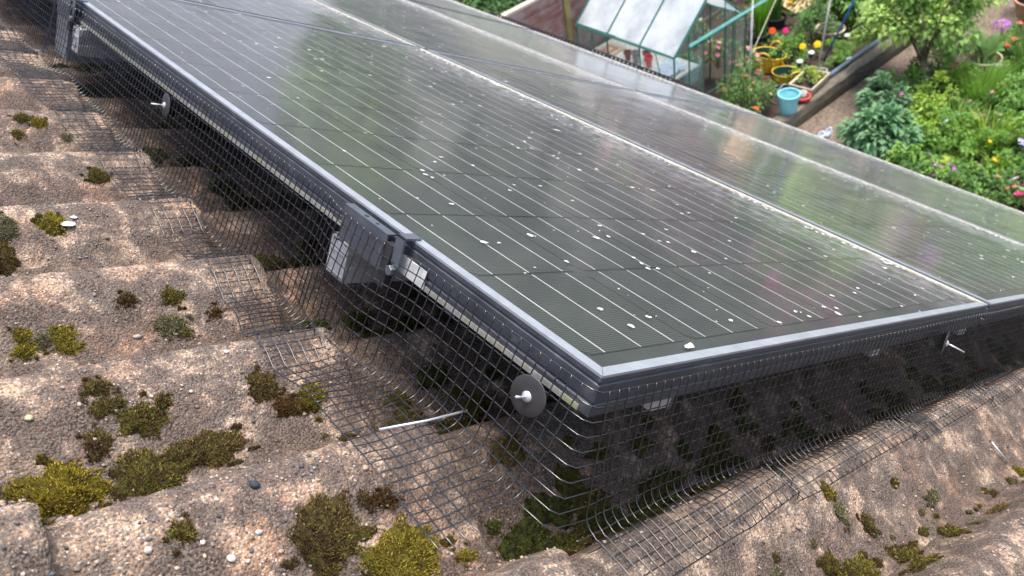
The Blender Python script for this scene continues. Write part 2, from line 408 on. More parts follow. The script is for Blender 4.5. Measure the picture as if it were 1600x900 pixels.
# ------------------------------------------------------------------ moss
def moss(mb, u0, v0, ru, rv, h, cols, rnd, dens=1.0, tuft=.0028, brown=.2, lump=1.0):
    """a cushion: a lumpy low dome covered with tiny pointed shoots"""
    seed = rnd.uniform(0, 99)
    def height(a, r):
        rim = 1 + (.45 * noise.noise(Vector((math.cos(a) * 1.6 + seed, math.sin(a) * 1.6, seed))) + .3 * noise.noise(Vector((math.cos(a) * 4 + seed, math.sin(a) * 4, seed + 3)))) * lump
        q = r / rim
        if q >= 1: return 0, rim
        return (1 - q * q) ** .55, rim
    na, nr = 22, 6
    vs = []; cs = []
    for i in range(nr + 1):
        for k in range(na):
            a = 2 * math.pi * k / na; _, rim = height(a, .5); r = i / nr * rim
            x, y = ru * r * math.cos(a), rv * r * math.sin(a)
            u, v = u0 + x, v0 + y; hh = (1 - (i / nr) ** 2) ** .55
            lumpy = 1 + .6 * noise.noise(Vector((u * 90, v * 90, seed)))
            vs.append((u, v, roof(u, v) - .0015 + h * hh * lumpy)); c = rnd.choice(cols); cs.append(tuple(q * .30 for q in c))  # dome colour darkened to paint shade between the shoots
    fs = [(i * na + k, (i + 1) * na + k, (i + 1) * na + (k + 1) % na, i * na + (k + 1) % na) for i in range(nr) for k in range(na)]
    o = len(mb.v); mb.v += vs; mb.f += [tuple(q + o for q in f) for f in fs]; mb.m += [0] * len(fs); mb.c += cs
    n = int(dens * 90 + dens * ru * rv * 3.14 / (.0018 ** 2))
    n = min(n, 6500)
    for _ in range(n):
        a = rnd.uniform(0, 6.283); _, rim = height(a, .5); r = rim * math.sqrt(rnd.random()) * rnd.choice((1, 1, 1.0, 1.06))
        u, v = u0 + ru * r * math.cos(a), v0 + rv * r * math.sin(a); q = min(r / rim, 1)
        lumpy = 1 + .6 * noise.noise(Vector((u * 90, v * 90, seed)))
        z = roof(u, v) - .0015 + h * (1 - q * q) ** .55 * lumpy
        patch = noise.noise(Vector((u * 55, v * 55, seed + 5)))
        c = Vector(cols[0]).lerp(Vector(cols[1]), min(max(.5 + patch * 1.2, 0), 1))
        if rnd.random() < brown + max(0, -patch) * .6: c = Vector(cols[2])
        c = c * .92
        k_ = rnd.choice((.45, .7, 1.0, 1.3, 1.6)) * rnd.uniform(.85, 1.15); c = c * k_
        nx, ny = math.cos(a) * q * .8 + rnd.uniform(-.4, .4), math.sin(a) * q * .8 + rnd.uniform(-.4, .4)
        L = tuft * rnd.uniform(.6, 1.3)
        for b in range(3):
            th = rnd.uniform(0, 6.283); w_ = L * .24; dx, dy = math.cos(th), math.sin(th)
            tip = (u + nx * L * .8 + dx * L * .45, v + ny * L * .8 + dy * L * .45, z + L * rnd.uniform(.6, 1))
            mb.add([(u - dy * w_, v + dx * w_, z), (u + dy * w_, v - dx * w_, z), tip], [(0, 1, 2)], 0, tuple(c * (.75 + .18 * b)))
GOLD = [(.40, .31, .03), (.28, .23, .025), (.11, .075, .02)]
OLIVE = [(.25, .22, .04), (.15, .13, .03), (.10, .062, .022)]
BROWN = [(.20, .135, .045), (.19, .165, .04), (.085, .05, .024)]
GREY = [(.30, .29, .15), (.20, .19, .09), (.15, .12, .08)]
GREEN = [(.16, .19, .03), (.10, .12, .022), (.045, .035, .015)]
RUST = [(.20, .12, .03), (.13, .07, .02), (.07, .035, .015)]
YEL = [(.40, .32, .045), (.27, .23, .03), (.13, .09, .025)]
MOSSES = [
 (-.318, .240, .036, .026, .020, GOLD, .12, 'large golden green moss dome on the lower left tiles'),
 (-.250, .236, .030, .022, .010, OLIVE, .4, 'ragged olive and brown moss sprawling right of the large golden dome'),
 (-.198, .246, .036, .018, .013, BROWN, .3, 'rust tinged moss mat ending just above the pale roll crest'),
 (-.244, .282, .020, .014, .009, OLIVE, .4, 'dark brown green moss tuft behind the ragged olive moss'),
 (-.284, .270, .012, .012, .008, BROWN, .4, 'small dark moss tuft behind the large golden dome'),
 (-.268, .690, .016, .018, .013, GREY, .2, 'pale grey green moss cushion cut by the left edge of the view'),
 (-.272, .655, .014, .018, .013, BROWN, .5, 'dark brown moss cushion just below the pale grey green one at the left edge'),
 (-.213, .690, .0155, .014, .015, YEL, .1, 'round yellow green moss ball beside a white lichen flake'),
 (-.155, .457, .020, .012, .008, GREY, .15, 'pale yellow green moss cushion left of the mesh flange, two rolls up'),
 (-.143, .447, .014, .007, .005, OLIVE, .2, 'thin flat moss strip just below the pale yellow green cushion'),
 (-.296, .466, .009, .009, .008, YEL, .15, 'leftmost upper cushion in the row of five little green moss cushions'),
 (-.296, .452, .013, .008, .008, YEL, .2, 'leftmost lower cushion in the row of five little green moss cushions'),
 (-.280, .459, .009, .009, .008, GREY, .2, 'greyish middle cushion in the row of five little green moss cushions'),
 (-.262, .462, .014, .009, .008, YEL, .15, 'upper right cushion in the row of five little green moss cushions'),
 (-.258, .449, .014, .008, .007, YEL, .2, 'lower right cushion in the row of five little green moss cushions'),
 (-.128, .288, .018, .014, .010, BROWN, .5, 'dark brown green moss clump left of the bright one by the mesh edge'),
 (-.106, .266, .018, .011, .009, RUST, .3, 'rusty brown moss clump between two greener ones near the mesh edge'),
 (-.080, .270, .015, .014, .012, YEL, .2, 'bright yellow green moss clump touching the cut edge of the mesh'),
 (-.274, .315, .014, .010, .007, BROWN, .4, 'upper of two olive moss tufts on the left roll face'),
 (-.268, .298, .016, .009, .007, OLIVE, .3, 'lower of two olive moss tufts on the left roll face'),
 (-.223, .293, .009, .008, .005, BROWN, .4, 'tiny brown moss tuft in the middle of the left roll face'),
 (-.168, .084, .032, .027, .013, BROWN, .35, 'big brown and green moss mat with pebbles in it at the bottom edge'),
 (-.112, .052, .044, .026, .014, YEL, .12, 'big bright yellow moss mat at the bottom edge below the mesh corner'),
 (-.108, .094, .016, .008, .006, RUST, .5, 'small dark red brown moss patch above the big yellow moss mat'),
 (-.273, .115, .010, .011, .007, OLIVE, .3, 'lone olive moss tuft on the pale roll at bottom left'),
 (-.054, .034, .010, .007, .005, YEL, .1, 'little yellow moss tuft against the roll end under the mesh corner'),
 (-.144, .485, .013, .011, .009, OLIVE, .3, 'olive moss tuft up behind the pale yellow green cushion'),
 (-.103, .463, .011, .007, .006, RUST, .2, 'small rust coloured moss pad near the mesh edge, two rolls up'),
 (-.191, .487, .011, .009, .007, BROWN, .6, 'small nearly black moss tuft high on the left roll face'),
 (-.352, .168, .006, .010, .006, OLIVE, .2, 'narrow moss tuft in the tile joint at the lower left edge'),
 (.312, -.146, .020, .016, .010, OLIVE, .3, 'left part of the large moss mat at the bottom right, beside white grit'),
 (.375, -.156, .034, .018, .012, OLIVE, .25, 'large olive moss mat filling the pan at the bottom right'),
 (.472, -.168, .028, .007, .008, OLIVE, .2, 'upper of two long moss ridges in the bottom right pan'),
 (.462, -.186, .026, .009, .009, OLIVE, .3, 'lower of two long moss ridges in the bottom right pan'),
 (.610, -.137, .022, .008, .009, GREY, .3, 'grey green sausage shaped moss cushion at right'),
 (.405, -.102, .009, .013, .008, GREY, .2, 'upright oval pale moss tuft below the right hand flange'),
 (.445, -.124, .012, .012, .006, BROWN, .6, 'dark brown moss tuft between the oval tuft and the moss ridges'),
 (.612, -.194, .009, .006, .006, GREY, .1, 'tiny pale moss button in the right hand pan'),
 (.570, -.184, .017, .009, .008, OLIVE, .3, 'two toned moss cushion left of the tiny pale button'),
 (.735, -.191, .030, .008, .007, BROWN, .3, 'long thin brown moss line along the foot of the right hand roll'),
 (.915, -.172, .010, .014, .010, YEL, .1, 'bright green moss button at the far right edge'),
 (.404, -.077, .008, .009, .007, YEL, .1, 'small bright moss button at the outer wire of the right flange'),
 (-.155, 1.088, .014, .013, .010, BROWN, .3, 'brown moss tuft left of a yellow one on a far left roll'),
 (-.134, 1.080, .013, .012, .012, GOLD, .2, 'yellow moss tuft right of a brown one on a far left roll'),
 (-.108, .868, .017, .011, .010, OLIVE, .3, 'dark moss cushion against the mesh edge on the fourth roll up'),
 (-.099, 1.055, .011, .009, .007, GREY, .1, 'pale moss button by the mesh edge on a far roll'),
 (-.166, 1.060, .013, .010, .008, OLIVE, .2, 'small moss cushion at the left edge on a far roll'),
]
rm = random.Random(5)
for (u, v, ru, rv, h, cols, br, lab) in MOSSES:
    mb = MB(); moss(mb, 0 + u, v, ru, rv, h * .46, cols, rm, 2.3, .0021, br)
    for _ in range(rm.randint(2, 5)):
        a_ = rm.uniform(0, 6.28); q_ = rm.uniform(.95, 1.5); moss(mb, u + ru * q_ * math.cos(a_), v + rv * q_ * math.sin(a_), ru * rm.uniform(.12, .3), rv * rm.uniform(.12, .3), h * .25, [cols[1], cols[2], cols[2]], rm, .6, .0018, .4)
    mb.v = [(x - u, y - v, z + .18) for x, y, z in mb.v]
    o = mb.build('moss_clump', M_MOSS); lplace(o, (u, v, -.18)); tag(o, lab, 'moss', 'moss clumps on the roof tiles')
# moss that has run together in the pans under the edge of the array
mb = MB(); rm = random.Random(21)
def pan(k): return VC + PW * (k + .34)
spots = []
for k in range(-1, 10):
    for _ in range(12): spots.append((rm.uniform(-.005, .16), pan(k) + rm.gauss(.02, .03)))
    for _ in range(26):
        spots.append((rm.uniform(.0, .62) ** 1.0 - .01, pan(k) + rm.gauss(.012, .022)))
for _ in range(95): spots.append((rm.uniform(.03, 1.7), pan(0) + rm.gauss(.01, .030)))
for _ in range(10): spots.append((rm.uniform(.0, .25), rm.uniform(.0, .12)))
for _ in range(40): spots.append((rm.uniform(.03, 1.5), pan(-1) + rm.gauss(.0, .009)))
for _ in range(22):
    k = rm.choice(range(0, 9)); spots.append((rm.uniform(-.30, -.02), pan(k) + rm.gauss(.006, .012)))
for (u, v) in spots:
    if (v < -.03 and u < .05) or (-.085 < v < -.004): continue
    s = rm.uniform(.007, .020) if u > 0 and v > -.03 else rm.uniform(.003, .008)
    moss(mb, u, v, s * 1.4, s * .8, s * .5, rm.choice([GREEN, GREEN, OLIVE, BROWN]) if u > 0 and v > -.03 else rm.choice([OLIVE, BROWN, GREY]), rm, .5, .0023, .3)
o = mb.build('moss_growth', M_MOSS); lplace(o); tag(o, 'dark green moss grown together in the tile pans under the panel edge', 'moss', kind='stuff')
# white lichen flakes
mb = MB()
for (u, v, s) in [(-.197, .688, .012), (-.188, .697, .005)]:
    h = roof(u, v) + .0015; k = 9
    mb.add([(u, v, h + .0015)] + [(u + s * rm.uniform(.7, 1.1) * math.cos(6.283 * i / k), v + .7 * s * rm.uniform(.7, 1.1) * math.sin(6.283 * i / k), h - .001) for i in range(k)], [(0, i + 1, (i + 1) % k + 1) for i in range(k)])
o = mb.build('lichen_flake', plain('pale_lichen', (.55, .58, .54), .9, 0, .2, 200)); lplace(o); tag(o, 'bluish white lichen flake beside the round yellow green moss ball', 'lichen')

# ------------------------------------------------------------------ solar panels
PU, PV = .992, 1.650
def make_cell_mesh():
    mb = MB(); h = .078; c = .009
    oct_ = [(-h + c, -h), (h - c, -h), (h, -h + c), (h, h - c), (h - c, h), (-h + c, h), (-h, h - c), (-h, -h + c)]
    mb.add([(x, y, -.0006) for x, y in oct_] + [(x, y, 0) for x, y in oct_], [tuple(range(8, 16))] + [(i, (i + 1) % 8, 8 + (i + 1) % 8, 8 + i) for i in range(8)], 0)
    for x in (-.052, 0, .052): mb.box((x - .0007, -.0770, 0), (x + .0007, .0770, .00025), 1)
    return mb.mesh('solar_cell', [M_CELL, M_BUS])
CELL = make_cell_mesh()
M_DARKLIP = plain('dark_frame_lip', (.04, .045, .055), .6, .2, .3, 40)  # darker end lips for panels beyond the near row
FW = .0115                                    # width of the top lip
def frame_parts(parent, dirty, near=True):
    # side walls (u-, u+, v-, v+): outer skin with a shallow groove, 40 mm deep, with an inward foot at the bottom
    H = .040
    def wall(axis, pos, sgn, a, b):
        mb = MB()
        # profile as (out, n): out is measured outward from pos
        pr = [(0, -.0012), (.0, -.0068), (-.0016, -.0078), (-.0016, -.0094), (0, -.0104), (0, -.026), (-.001, -.027), (-.001, -.029), (0, -.030), (0, -H), (-.026, -H), (-.026, -H + .0016), (-.002, -H + .0016)]
        vs = []
        for t in (a, b):
            for q, n in pr:
                vs.append((pos + sgn * q, t, n) if axis == 0 else (t, pos + sgn * q, n))
        k = len(pr); fs = [(i, i + 1, k + i + 1, k + i) for i in range(k - 1)]
        mb.add(vs, fs); return mb.build('frame_side', M_FRAME, parent)
    wall(0, 0, -1, 0.0, PV); wall(0, PU, 1, 0.0, PV); wall(1, 0, -1, 0.0, PU); wall(1, PV, 1, 0.0, PU)
    # top lips, mitred, 1.2 mm proud of the glass
    def lip(pts, mat):
        mb = MB(); vs = [(x, y, 0) for x, y in pts] + [(x, y, -.0025) for x, y in pts]
        cx = sum(q[0] for q in pts) / 4; cy = sum(q[1] for q in pts) / 4
        mb.add(vs, [(0, 1, 2, 3), (0, 4, 5, 1), (1, 5, 6, 2), (2, 6, 7, 3), (3, 7, 4, 0)]); return mb.build('frame_lip', mat, parent)
    W = FW
    g = .0003
    lip([(-.0002, -.0002 + g), (-.0002, PV - g), (W, PV - W - g), (W, W + g)], M_LIP)
    lip([(PU + .0002, -.0002 + g), (PU + .0002, PV - g), (PU - W, PV - W - g), (PU - W, W + g)], dirty)
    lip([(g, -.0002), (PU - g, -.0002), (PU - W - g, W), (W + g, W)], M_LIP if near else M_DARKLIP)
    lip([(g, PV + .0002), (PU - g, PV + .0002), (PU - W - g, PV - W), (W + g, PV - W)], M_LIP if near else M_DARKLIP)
PANEL_LABELS = {}
names_u = ['upslope', 'middle', 'lowest']; names_v = ['nearest', 'second', 'farthest']
rs = random.Random(9)
def spots_mesh(dens, seed, known=()):
    r_ = random.Random(seed); mb = MB()
    def spot(u, v, s, el):
        k = 9; ang = r_.uniform(-.4, .4)
        ring = []
        for i in range(k):
            a = 6.283 * i / k; q = s * r_.uniform(.55, 1.3); x, y = q * math.cos(a) * el, q * math.sin(a)
            ring.append((u + x * math.cos(ang) - y * math.sin(ang), v + x * math.sin(ang) + y * math.cos(ang), .00005))
        mb.add([(u, v, .0006)] + ring, [(0, i + 1, (i + 1) % k + 1) for i in range(k)])
    for (u, v, s) in known: spot(u, v, s, 1.15)
    for _ in range(dens):
        u = FW + .004 + (PU - 2 * FW - .008) * r_.random() ** .8; v = FW + .004 + (PV - 2 * FW - .008) * r_.random()
        spot(u, v, .0008 + .0032 * r_.random() ** 3, r_.choice((1, 1.1, 1.3, 1.6, 2.4)))
    for _ in range(int(dens * 1.2)):                   # crumbs of lichen along the low lip
        u = PU - FW - abs(r_.gauss(0, .014)); v = r_.uniform(.02, PV - .02)
        if noise.noise(Vector((v * 6, seed, 0))) > -.05: spot(max(u, .02), v, r_.uniform(.001, .0045), 1)
    return mb
KNOWN = [(0.2978, 0.2808, 0.0042), (0.0951, 0.2693, 0.0042), (0.1852, 0.2888, 0.0042), (0.453, 0.2322, 0.0042), (0.3026, 0.2199, 0.0031), (0.2992, 0.2032, 0.0031), (0.2933, 0.1889, 0.0031), (0.3125, 0.1877, 0.0031), (0.4338, 0.2649, 0.0031), (0.3487, 0.3215, 0.0031), (0.3268, 0.2849, 0.0031), (0.6596, 0.4194, 0.0031), (0.6427, 0.3818, 0.0031), (0.1369, 0.3844, 0.0031), (0.1806, 0.5074, 0.0031), (0.1737, 0.4916, 0.0031), (0.1772, 0.4801, 0.0031), (0.304, 0.5487, 0.0031), (0.8699, 0.2266, 0.0031), (0.7364, 0.6268, 0.0031), (0.5507, 0.6811, 0.0031), (0.5092, 0.059, 0.0031), (0.4304, 0.0574, 0.0031), (0.5328, 0.0522, 0.0031), (0.4396, 0.0425, 0.0031), (0.3607, 0.0399, 0.0031), (0.8921, 0.0746, 0.0031), (0.7094, 0.0346, 0.0031), (0.7959, 0.2339, 0.0031), (0.7952, 0.2033, 0.0031), (0.3764, 0.4729, 0.0031), (0.1138, 0.107, 0.0031), (0.1637, 0.0818, 0.0031), (0.2815, 0.0568, 0.0031), (0.1742, 0.2152, 0.0031), (1.8279, 0.6328, 0.0031), (1.9269, 0.6338, 0.0031), (1.6533, 0.5209, 0.0031), (1.807, 0.562, 0.0031), (1.855, 0.4947, 0.0031), (1.6753, 0.327, 0.0031), (1.6762, 0.311, 0.0031), (1.7188, 0.6844, 0.0031), (1.8063, 0.9973, 0.0031), (0.5745, 0.645, 0.0031), (0.5102, 0.672, 0.0031), (0.4187, 0.2694, 0.0031), (0.4119, 0.2936, 0.0031), (0.5727, 0.6312, 0.0031), (0.597, 0.2676, 0.0031), (0.3406, 1.4757, 0.0031), (0.2472, 1.311, 0.0031), (0.5909, 1.6322, 0.0031), (0.7073, 1.8717, 0.0031), (0.5133, 0.6932, 0.0031), (0.5944, 1.1365, 0.0031), (0.8898, 0.9556, 0.0031), (0.4861, 0.3103, 0.0031), (0.7645, 0.3648, 0.0031), (1.2204, 0.5718, 0.0031), (1.1747, 0.5273, 0.0031), (0.9728, 0.4383, 0.0031)]
us_ = [0, 1.0125, 2.025]; vs_ = [0, 1.660, 3.320]
for iu in range(3):
    for iv in range(3):
        lab = {(0, 0): 'large black solar panel nearest the camera with mesh on two sides',
               (1, 0): 'black solar panel next down the slope from the nearest one, same near row',
               (2, 0): 'lowest solar panel of the near row, at the right above the flower beds',
               (0, 1): 'solar panel beyond the nearest one, reaching the top left of the view',
               (1, 1): 'middle solar panel of the second row, reflecting pale light and green',
               (2, 1): 'lowest solar panel of the second row, beside the greenhouse',
               (0, 2): 'farthest solar panel of the upslope column, at the top edge of the view', (1, 2): 'farthest solar panel of the middle column, at the top edge of the view',
               (2, 2): 'farthest and lowest solar panel, a sliver beside the dark hedge'}[(iu, iv)]
        if iu == 0 and iv == 2: continue
        p = root('solar_panel', (us_[iu], vs_[iv], 0), lab, 'solar panel', 'black solar panels in three columns', local=True)
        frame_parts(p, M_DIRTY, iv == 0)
        mb = MB(); mb.box((.006, .006, -.0075), (PU - .006, PV - .006, -.0048)); mb.build('backsheet', M_BACK, p)
        for cu in range(6):
            for cv in range(10):
                c = bpy.data.objects.new('solar_cell', CELL); COL.objects.link(c); c.parent = p
                c.location = (.0195 + .159 * cu + .078, .036 + .159 * cv + .078, -.0040)
        mb = MB(); x0, x1, y0, y1 = .004, PU - .004, .004, PV - .004
        mb.add([(x0, y0, -.0018), (x1, y0, -.0018), (x1, y1, -.0018), (x0, y1, -.0018)], [(0, 1, 2, 3)]); mb.build('glass', M_GLASS, p)
        sm_ = spots_mesh(240 if iv == 0 else 200, 40 + iu * 3 + iv, [(u - us_[iu], v - vs_[iv], s) for u, v, s in KNOWN if us_[iu] + .02 < u < us_[iu] + PU - .02 and vs_[iv] + .02 < v < vs_[iv] + PV - .02])
        sm_.v = [(x, y, z - .0017) for x, y, z in sm_.v]
        s_ = sm_.build('dried_droppings', M_SPOT, p); s_['kind'] = 'stuff'

# rails, clamps and feet
def rail(v, lab, u1=3.04):
    p = root('mounting_rail', (-.014, v, -.0405), lab, 'rail', 'aluminium mounting rails', local=True)
    mb = MB(); W, H = .036, .050
    pr = [(-W / 2, -.003), (-W / 2 + .004, -.001), (-.006, -.001), (-.006, -.008), (.006, -.008), (.006, -.001), (W / 2 - .004, -.001), (W / 2, -.003),
          (W / 2, -.016), (W / 2 - .003, -.018), (W / 2 - .003, -.030), (W / 2, -.032), (W / 2, -H), (-W / 2, -H), (-W / 2, -.032), (-W / 2 + .003, -.030), (-W / 2 + .003, -.018), (-W / 2, -.016)]
    k = len(pr); L = u1
    vs = [(0, y, z) for y, z in pr] + [(L, y, z) for y, z in pr]
    fs = [(i, k + i, k + (i + 1) % k, (i + 1) % k) for i in range(k)]
    mb.add(vs, fs); mb.build('profile', M_ALU, p)
    mb = MB()                                              # open hollow end: rim walls and a dark core
    mb.box((-.0012, -W / 2, -.0475), (.0005, W / 2, -.044)); mb.box((-.0012, -W / 2, -.044), (.0005, -W / 2 + .003, -.005)); mb.box((-.0012, W / 2 - .003, -.044), (.0005, W / 2, -.005))
    mb.box((-.0014, -W / 2 + .003, -.020), (.0004, W / 2 - .003, -.017)); mb.box((-.0012, -W / 2 + .003, -.0062), (.0005, -.006, -.0035)); mb.box((-.0012, .006, -.0062), (.0005, W / 2 - .003, -.0035))
    mb.build('end_rim', M_ALU, p)
    mb = MB(); mb.box((-.0002, -W / 2 + .0031, -.0438), (.0003, W / 2 - .0031, -.0205)); mb.box((-.0002, -W / 2 + .0031, -.0168), (.0003, W / 2 - .0031, -.0082)); mb.build('end_opening', plain('dull_aluminium', (.34, .36, .38), .5, .3, .2, 40), p)
    for s in (.30, 1.1, 2.0):                              # stainless hooks that carry the rail on the tiles
        mb = MB(); mb.box((s, .02, -.056), (s + .035, .026, -.006)); mb.box((s, .02, -.115), (s + .035, .026, -.056), 0); mb.box((s - .10, .0, -.120), (s + .035, .026, -.115)); mb.build('roof_hook', M_ALU, p)
    return p
rail(.375, 'aluminium rail end sticking out under the nearest panel by the grey clamp')
rail(1.345, 'far aluminium rail end under the panel edge at top left')
rail(2.05, 'aluminium rail under the second row of panels'); rail(3.0, 'farthest aluminium rail under the second row of panels')
def end_clamp(v, lab, s=1.0):
    p = root('end_clamp', (-.0035, v, 0), lab, 'clamp', 'grey end clamps on the panel edge', local=True)
    mb = MB()       # wide sheet cover: face plate, folded top with two holes, black folded end
    mb.box((-.0110, .012, -.046), (-.0090, .098 * s, -.0065)); mb.box((-.0112, .012, -.0066), (-.0002, .098 * s, -.0048)); mb.box((-.0090, .0965 * s, -.046), (-.0004, .098 * s, -.0068)); mb.build('cover_plate', M_CLAMP, p)
    mb = MB(); mb.lathe([(0.0001, .0003), (.0028, .0003), (.0028, -.0008)], 12, 0, Matrix.Translation((-.0058, .062, -.0046))); mb.lathe([(0.0001, .0003), (.0022, .0003), (.0022, -.0008)], 4, 0, Matrix.Translation((-.0058, .040, -.0046))); mb.build('slot_hole', M_BLACK, p)
    mb = MB(); mb.box((-.0125, -.002, -.060), (-.0035, .0118, -.012)); mb.build('rubber_block', M_BLACK, p)
    mb = MB(); mb.box((-.0108, -.016, .0004), (.0105, -.002, .0026)); mb.box((-.0108, -.0162, -.030), (-.0086, -.002, .0026)); mb.box((-.0110, -.003, -.020), (-.0004, .0115, -.0165)); mb.build('hook', M_CLAMP, p)
    mb = MB(); mb.lathe([(.0001, .007), (.0052, .007), (.006, .0062), (.006, 0)], 6, 0, Matrix.Translation((-.0090, -.008, -.036)) @ Matrix.Rotation(R_(-90), 4, 'Y')); mb.build('bolt', M_CLAMP, p, False)
    return p
end_clamp(.285, 'grey sheet metal end clamp with holes at the middle of the near panel edge')
end_clamp(1.385, 'grey end clamp on the panel edge at the top left', .9)
# grey fascia behind the far clamp
mb = MB(); mb.bevelbox((-.014, 1.395, -.118), (-.0125, 1.47, -.028), .0004); mb.box((-.0125, 1.395, -.1175), (.16, 1.397, -.0425)); o = mb.build('end_plate', plain('galvanised_plate', (.25, .28, .31), .4, .6, .15, 30)); lplace(o); tag(o, 'pale grey end plate hanging below the far clamp at top left', 'plate')
mb = MB(); mb.box((-.0012, -.0, 0), (0, .052, .019)); o = mb.build('white_label', M_WHITE); lplace(o, (-.0022, .236, -.0385)); tag(o, 'blank white sticker on the frame side right of the end clamp', 'sticker')
# yellow lichen grown on the frame foot
k = NT('frame_lichen'); f = k.noise(k.coord(), 30, 5, .7)
k.l(k.ramp(f, [(.35, (.24, .245, .23)), (.52, (.32, .31, .27)), (.66, (.27, .28, .12))]), k.b.inputs['Base Color']); k.b.inputs['Roughness'].default_value = .9
M_LICH = k.m
mb = MB(); mb.box((-.0012, .012, -.0402), (-.0002, 1.40, -.0350)); o = mb.build('lichen_strip', M_LICH); lplace(o); tag(o, 'yellow and cream lichen band along the foot of the near frame side', 'lichen')
def foot(u, lab):
    p = root('rail_foot', (u, .004, -.0415), lab, 'bracket', 'bright brackets under the near frame', local=True)
    mb = MB(); mb.bevelbox((0, 0, -.013), (.030, .040, .0), .001); mb.build('foot_block', M_ALU, p)
    mb = MB(); mb.box((.0302, .0, -.016), (.034, .04, .0)); mb.build('foot_flange', M_CLAMP, p)
foot(.098, 'bright bracket under the front frame near the corner'); foot(.585, 'bright bracket under the front frame, two thirds along'); foot(.93, 'bright bracket under the front frame at the panel joint')

# ------------------------------------------------------------------ bird mesh
WR = .00068; MP = .0129
def lerp_tab(tab, x):
    for (a, fa), (b, fb) in zip(tab, tab[1:]):
        if x <= b: t = max(0, (x - a) / (b - a)); t = t * t * (3 - 2 * t); return fa + (fb - fa) * t
    return tab[-1][1]
DL = [(0, -.121), (.09, -.121), (.21, -.134), (.32, -.148), (.55, -.160), (.9, -.150), (1.33, -.136), (1.83, -.150), (3.4, -.15)]
def sheet_left(s, v):
    """s = distance along the mesh from its top wire; returns (u, v, n)"""
    nb = lerp_tab(DL, v) + .004 * math.cos(2 * math.pi * (v - VC) / PW)
    top = -.0140 + .0012 * noise.noise(Vector((v * 9, 1, 1)))
    slope = .13 + .17 * math.exp(-max(v, 0) / .10); rad = .019
    hw = (top - nb) - rad; lw = hw * math.sqrt(1 + slope * slope); arc = rad * math.pi / 2 * .93
    u0 = -.0042 + .0014 * noise.noise(Vector((v * 5, 3, 2)))
    u0 -= .0125 * (math.exp(-((v - .34) / .075) ** 4) + math.exp(-((v - 1.43) / .075) ** 4))
    bulge = .0035 * noise.noise(Vector((v * 4, 7, s * 9)))
    if s < lw: t = s / lw; return (u0 - slope * hw * t + bulge * math.sin(math.pi * t), v, top - hw * t)
    ub = u0 - slope * hw
    if s < lw + arc: a = (s - lw) / arc * (math.pi / 2 * .93); return (ub - rad * (1 - math.cos(a)), v, nb + rad - rad * math.sin(a))
    a = math.pi / 2 * .93; q = s - lw - arc
    u = ub - rad * (1 - math.cos(a)) - q; n = nb + rad - rad * math.sin(a) - q * .09 + .0035 * noise.noise(Vector((u * 30, v * 11, 4)))
    return (u, v, max(n, roof(u, v, False) + .0068))
def nb_front(u): return -.134 - .018 * min(1, u / .4) - .004 * min(1, max(0, (u - .4) / 1.0)) + .003 * noise.noise(Vector((u * 7, 2, 2)))
def sheet_front(s, u):
    nb = nb_front(u); top = -.0140 + .0012 * noise.noise(Vector((u * 7, 9, 1)))
    slope = .08 + .13 * math.exp(-max(u, 0) / .10); rad = .016; hw = (top - nb) - rad; lw = hw * math.sqrt(1 + slope * slope); arc = rad * math.pi / 2 * .9
    v0 = -.0042 + .0014 * noise.noise(Vector((u * 5, 5, 2))); bulge = .0035 * noise.noise(Vector((u * 4, 8, s * 9)))
    if s < lw: t = s / lw; return (u, v0 - slope * hw * t + bulge * math.sin(math.pi * t), top - hw * t)
    vb = v0 - slope * hw
    if s < lw + arc: a = (s - lw) / arc * (math.pi / 2 * .9); return (u, vb - rad * (1 - math.cos(a)), nb + rad - rad * math.sin(a))
    a = math.pi / 2 * .9; q = s - lw - arc; v = vb - rad * (1 - math.cos(a)) - q
    n = nb + rad - rad * math.sin(a) - q * .16 + .002 * noise.noise(Vector((u * 11, v * 30, 4)))
    return (u, v, max(n, roof(u, v, False) + .0068))
NL, NF = 17, 16                # wires from the top to the outer edge
VEND, UEND = 2.75, 2.6
meshr = root('wire_mesh', (0, 0, 0), 'black square wire mesh skirt round the near panel edges, folded out on the tiles', 'wire mesh', local=True)
def long_wires(f, n, a, b, step, name):
    mb = MB()
    return mb
mbl = MB(); NW = 10            # wires 0..NW-1 run on round the corner
def crimp(i, x, ph): return .00035 * math.sin(math.pi * x / MP + ph)
for i in range(NL):
    s = i * MP; pts = []
    v = VEND
    while v > .014: q = sheet_left(s, v); pts.append(Vector((q[0] + crimp(i, v, 0), q[1], q[2]))); v -= MP / 2 if v < 1.2 else MP
    if i < NW:
        pl = Vector(sheet_left(s, .011)); pf = Vector(sheet_front(s, .011)); pts.append(pl)
        c1 = Vector((pl.x + .001, pf.y + .007, pl.z)); c2 = Vector((pl.x + .007, pf.y + .0005, (pl.z + pf.z) / 2)); pts += [c1, c2, pf]
        u = .017
        while u < UEND: q = sheet_front(s, u); pts.append(Vector((q[0], q[1] + crimp(i, u, 0), q[2]))); u += MP / 2 if u < 1 else MP
    else:
        pts.append(Vector(sheet_left(s, .012 if i < 13 else -.012)))
    mbl.tube(pts, WR, 5)
for i in range(NW, NF):
    s = i * MP; pts = []; u = (-.012 if i < 12 else .012) + rs.uniform(-.003, .003)
    while u < UEND: pts.append(sheet_front(s, u)); u += MP / 2 if u < 1 else MP
    mbl.tube(pts, WR, 5)
mbl.build('long_wires', M_WIRE, meshr, True)['kind'] = 'stuff'
mbx = MB()
kv = 0; v = .012 + .0005
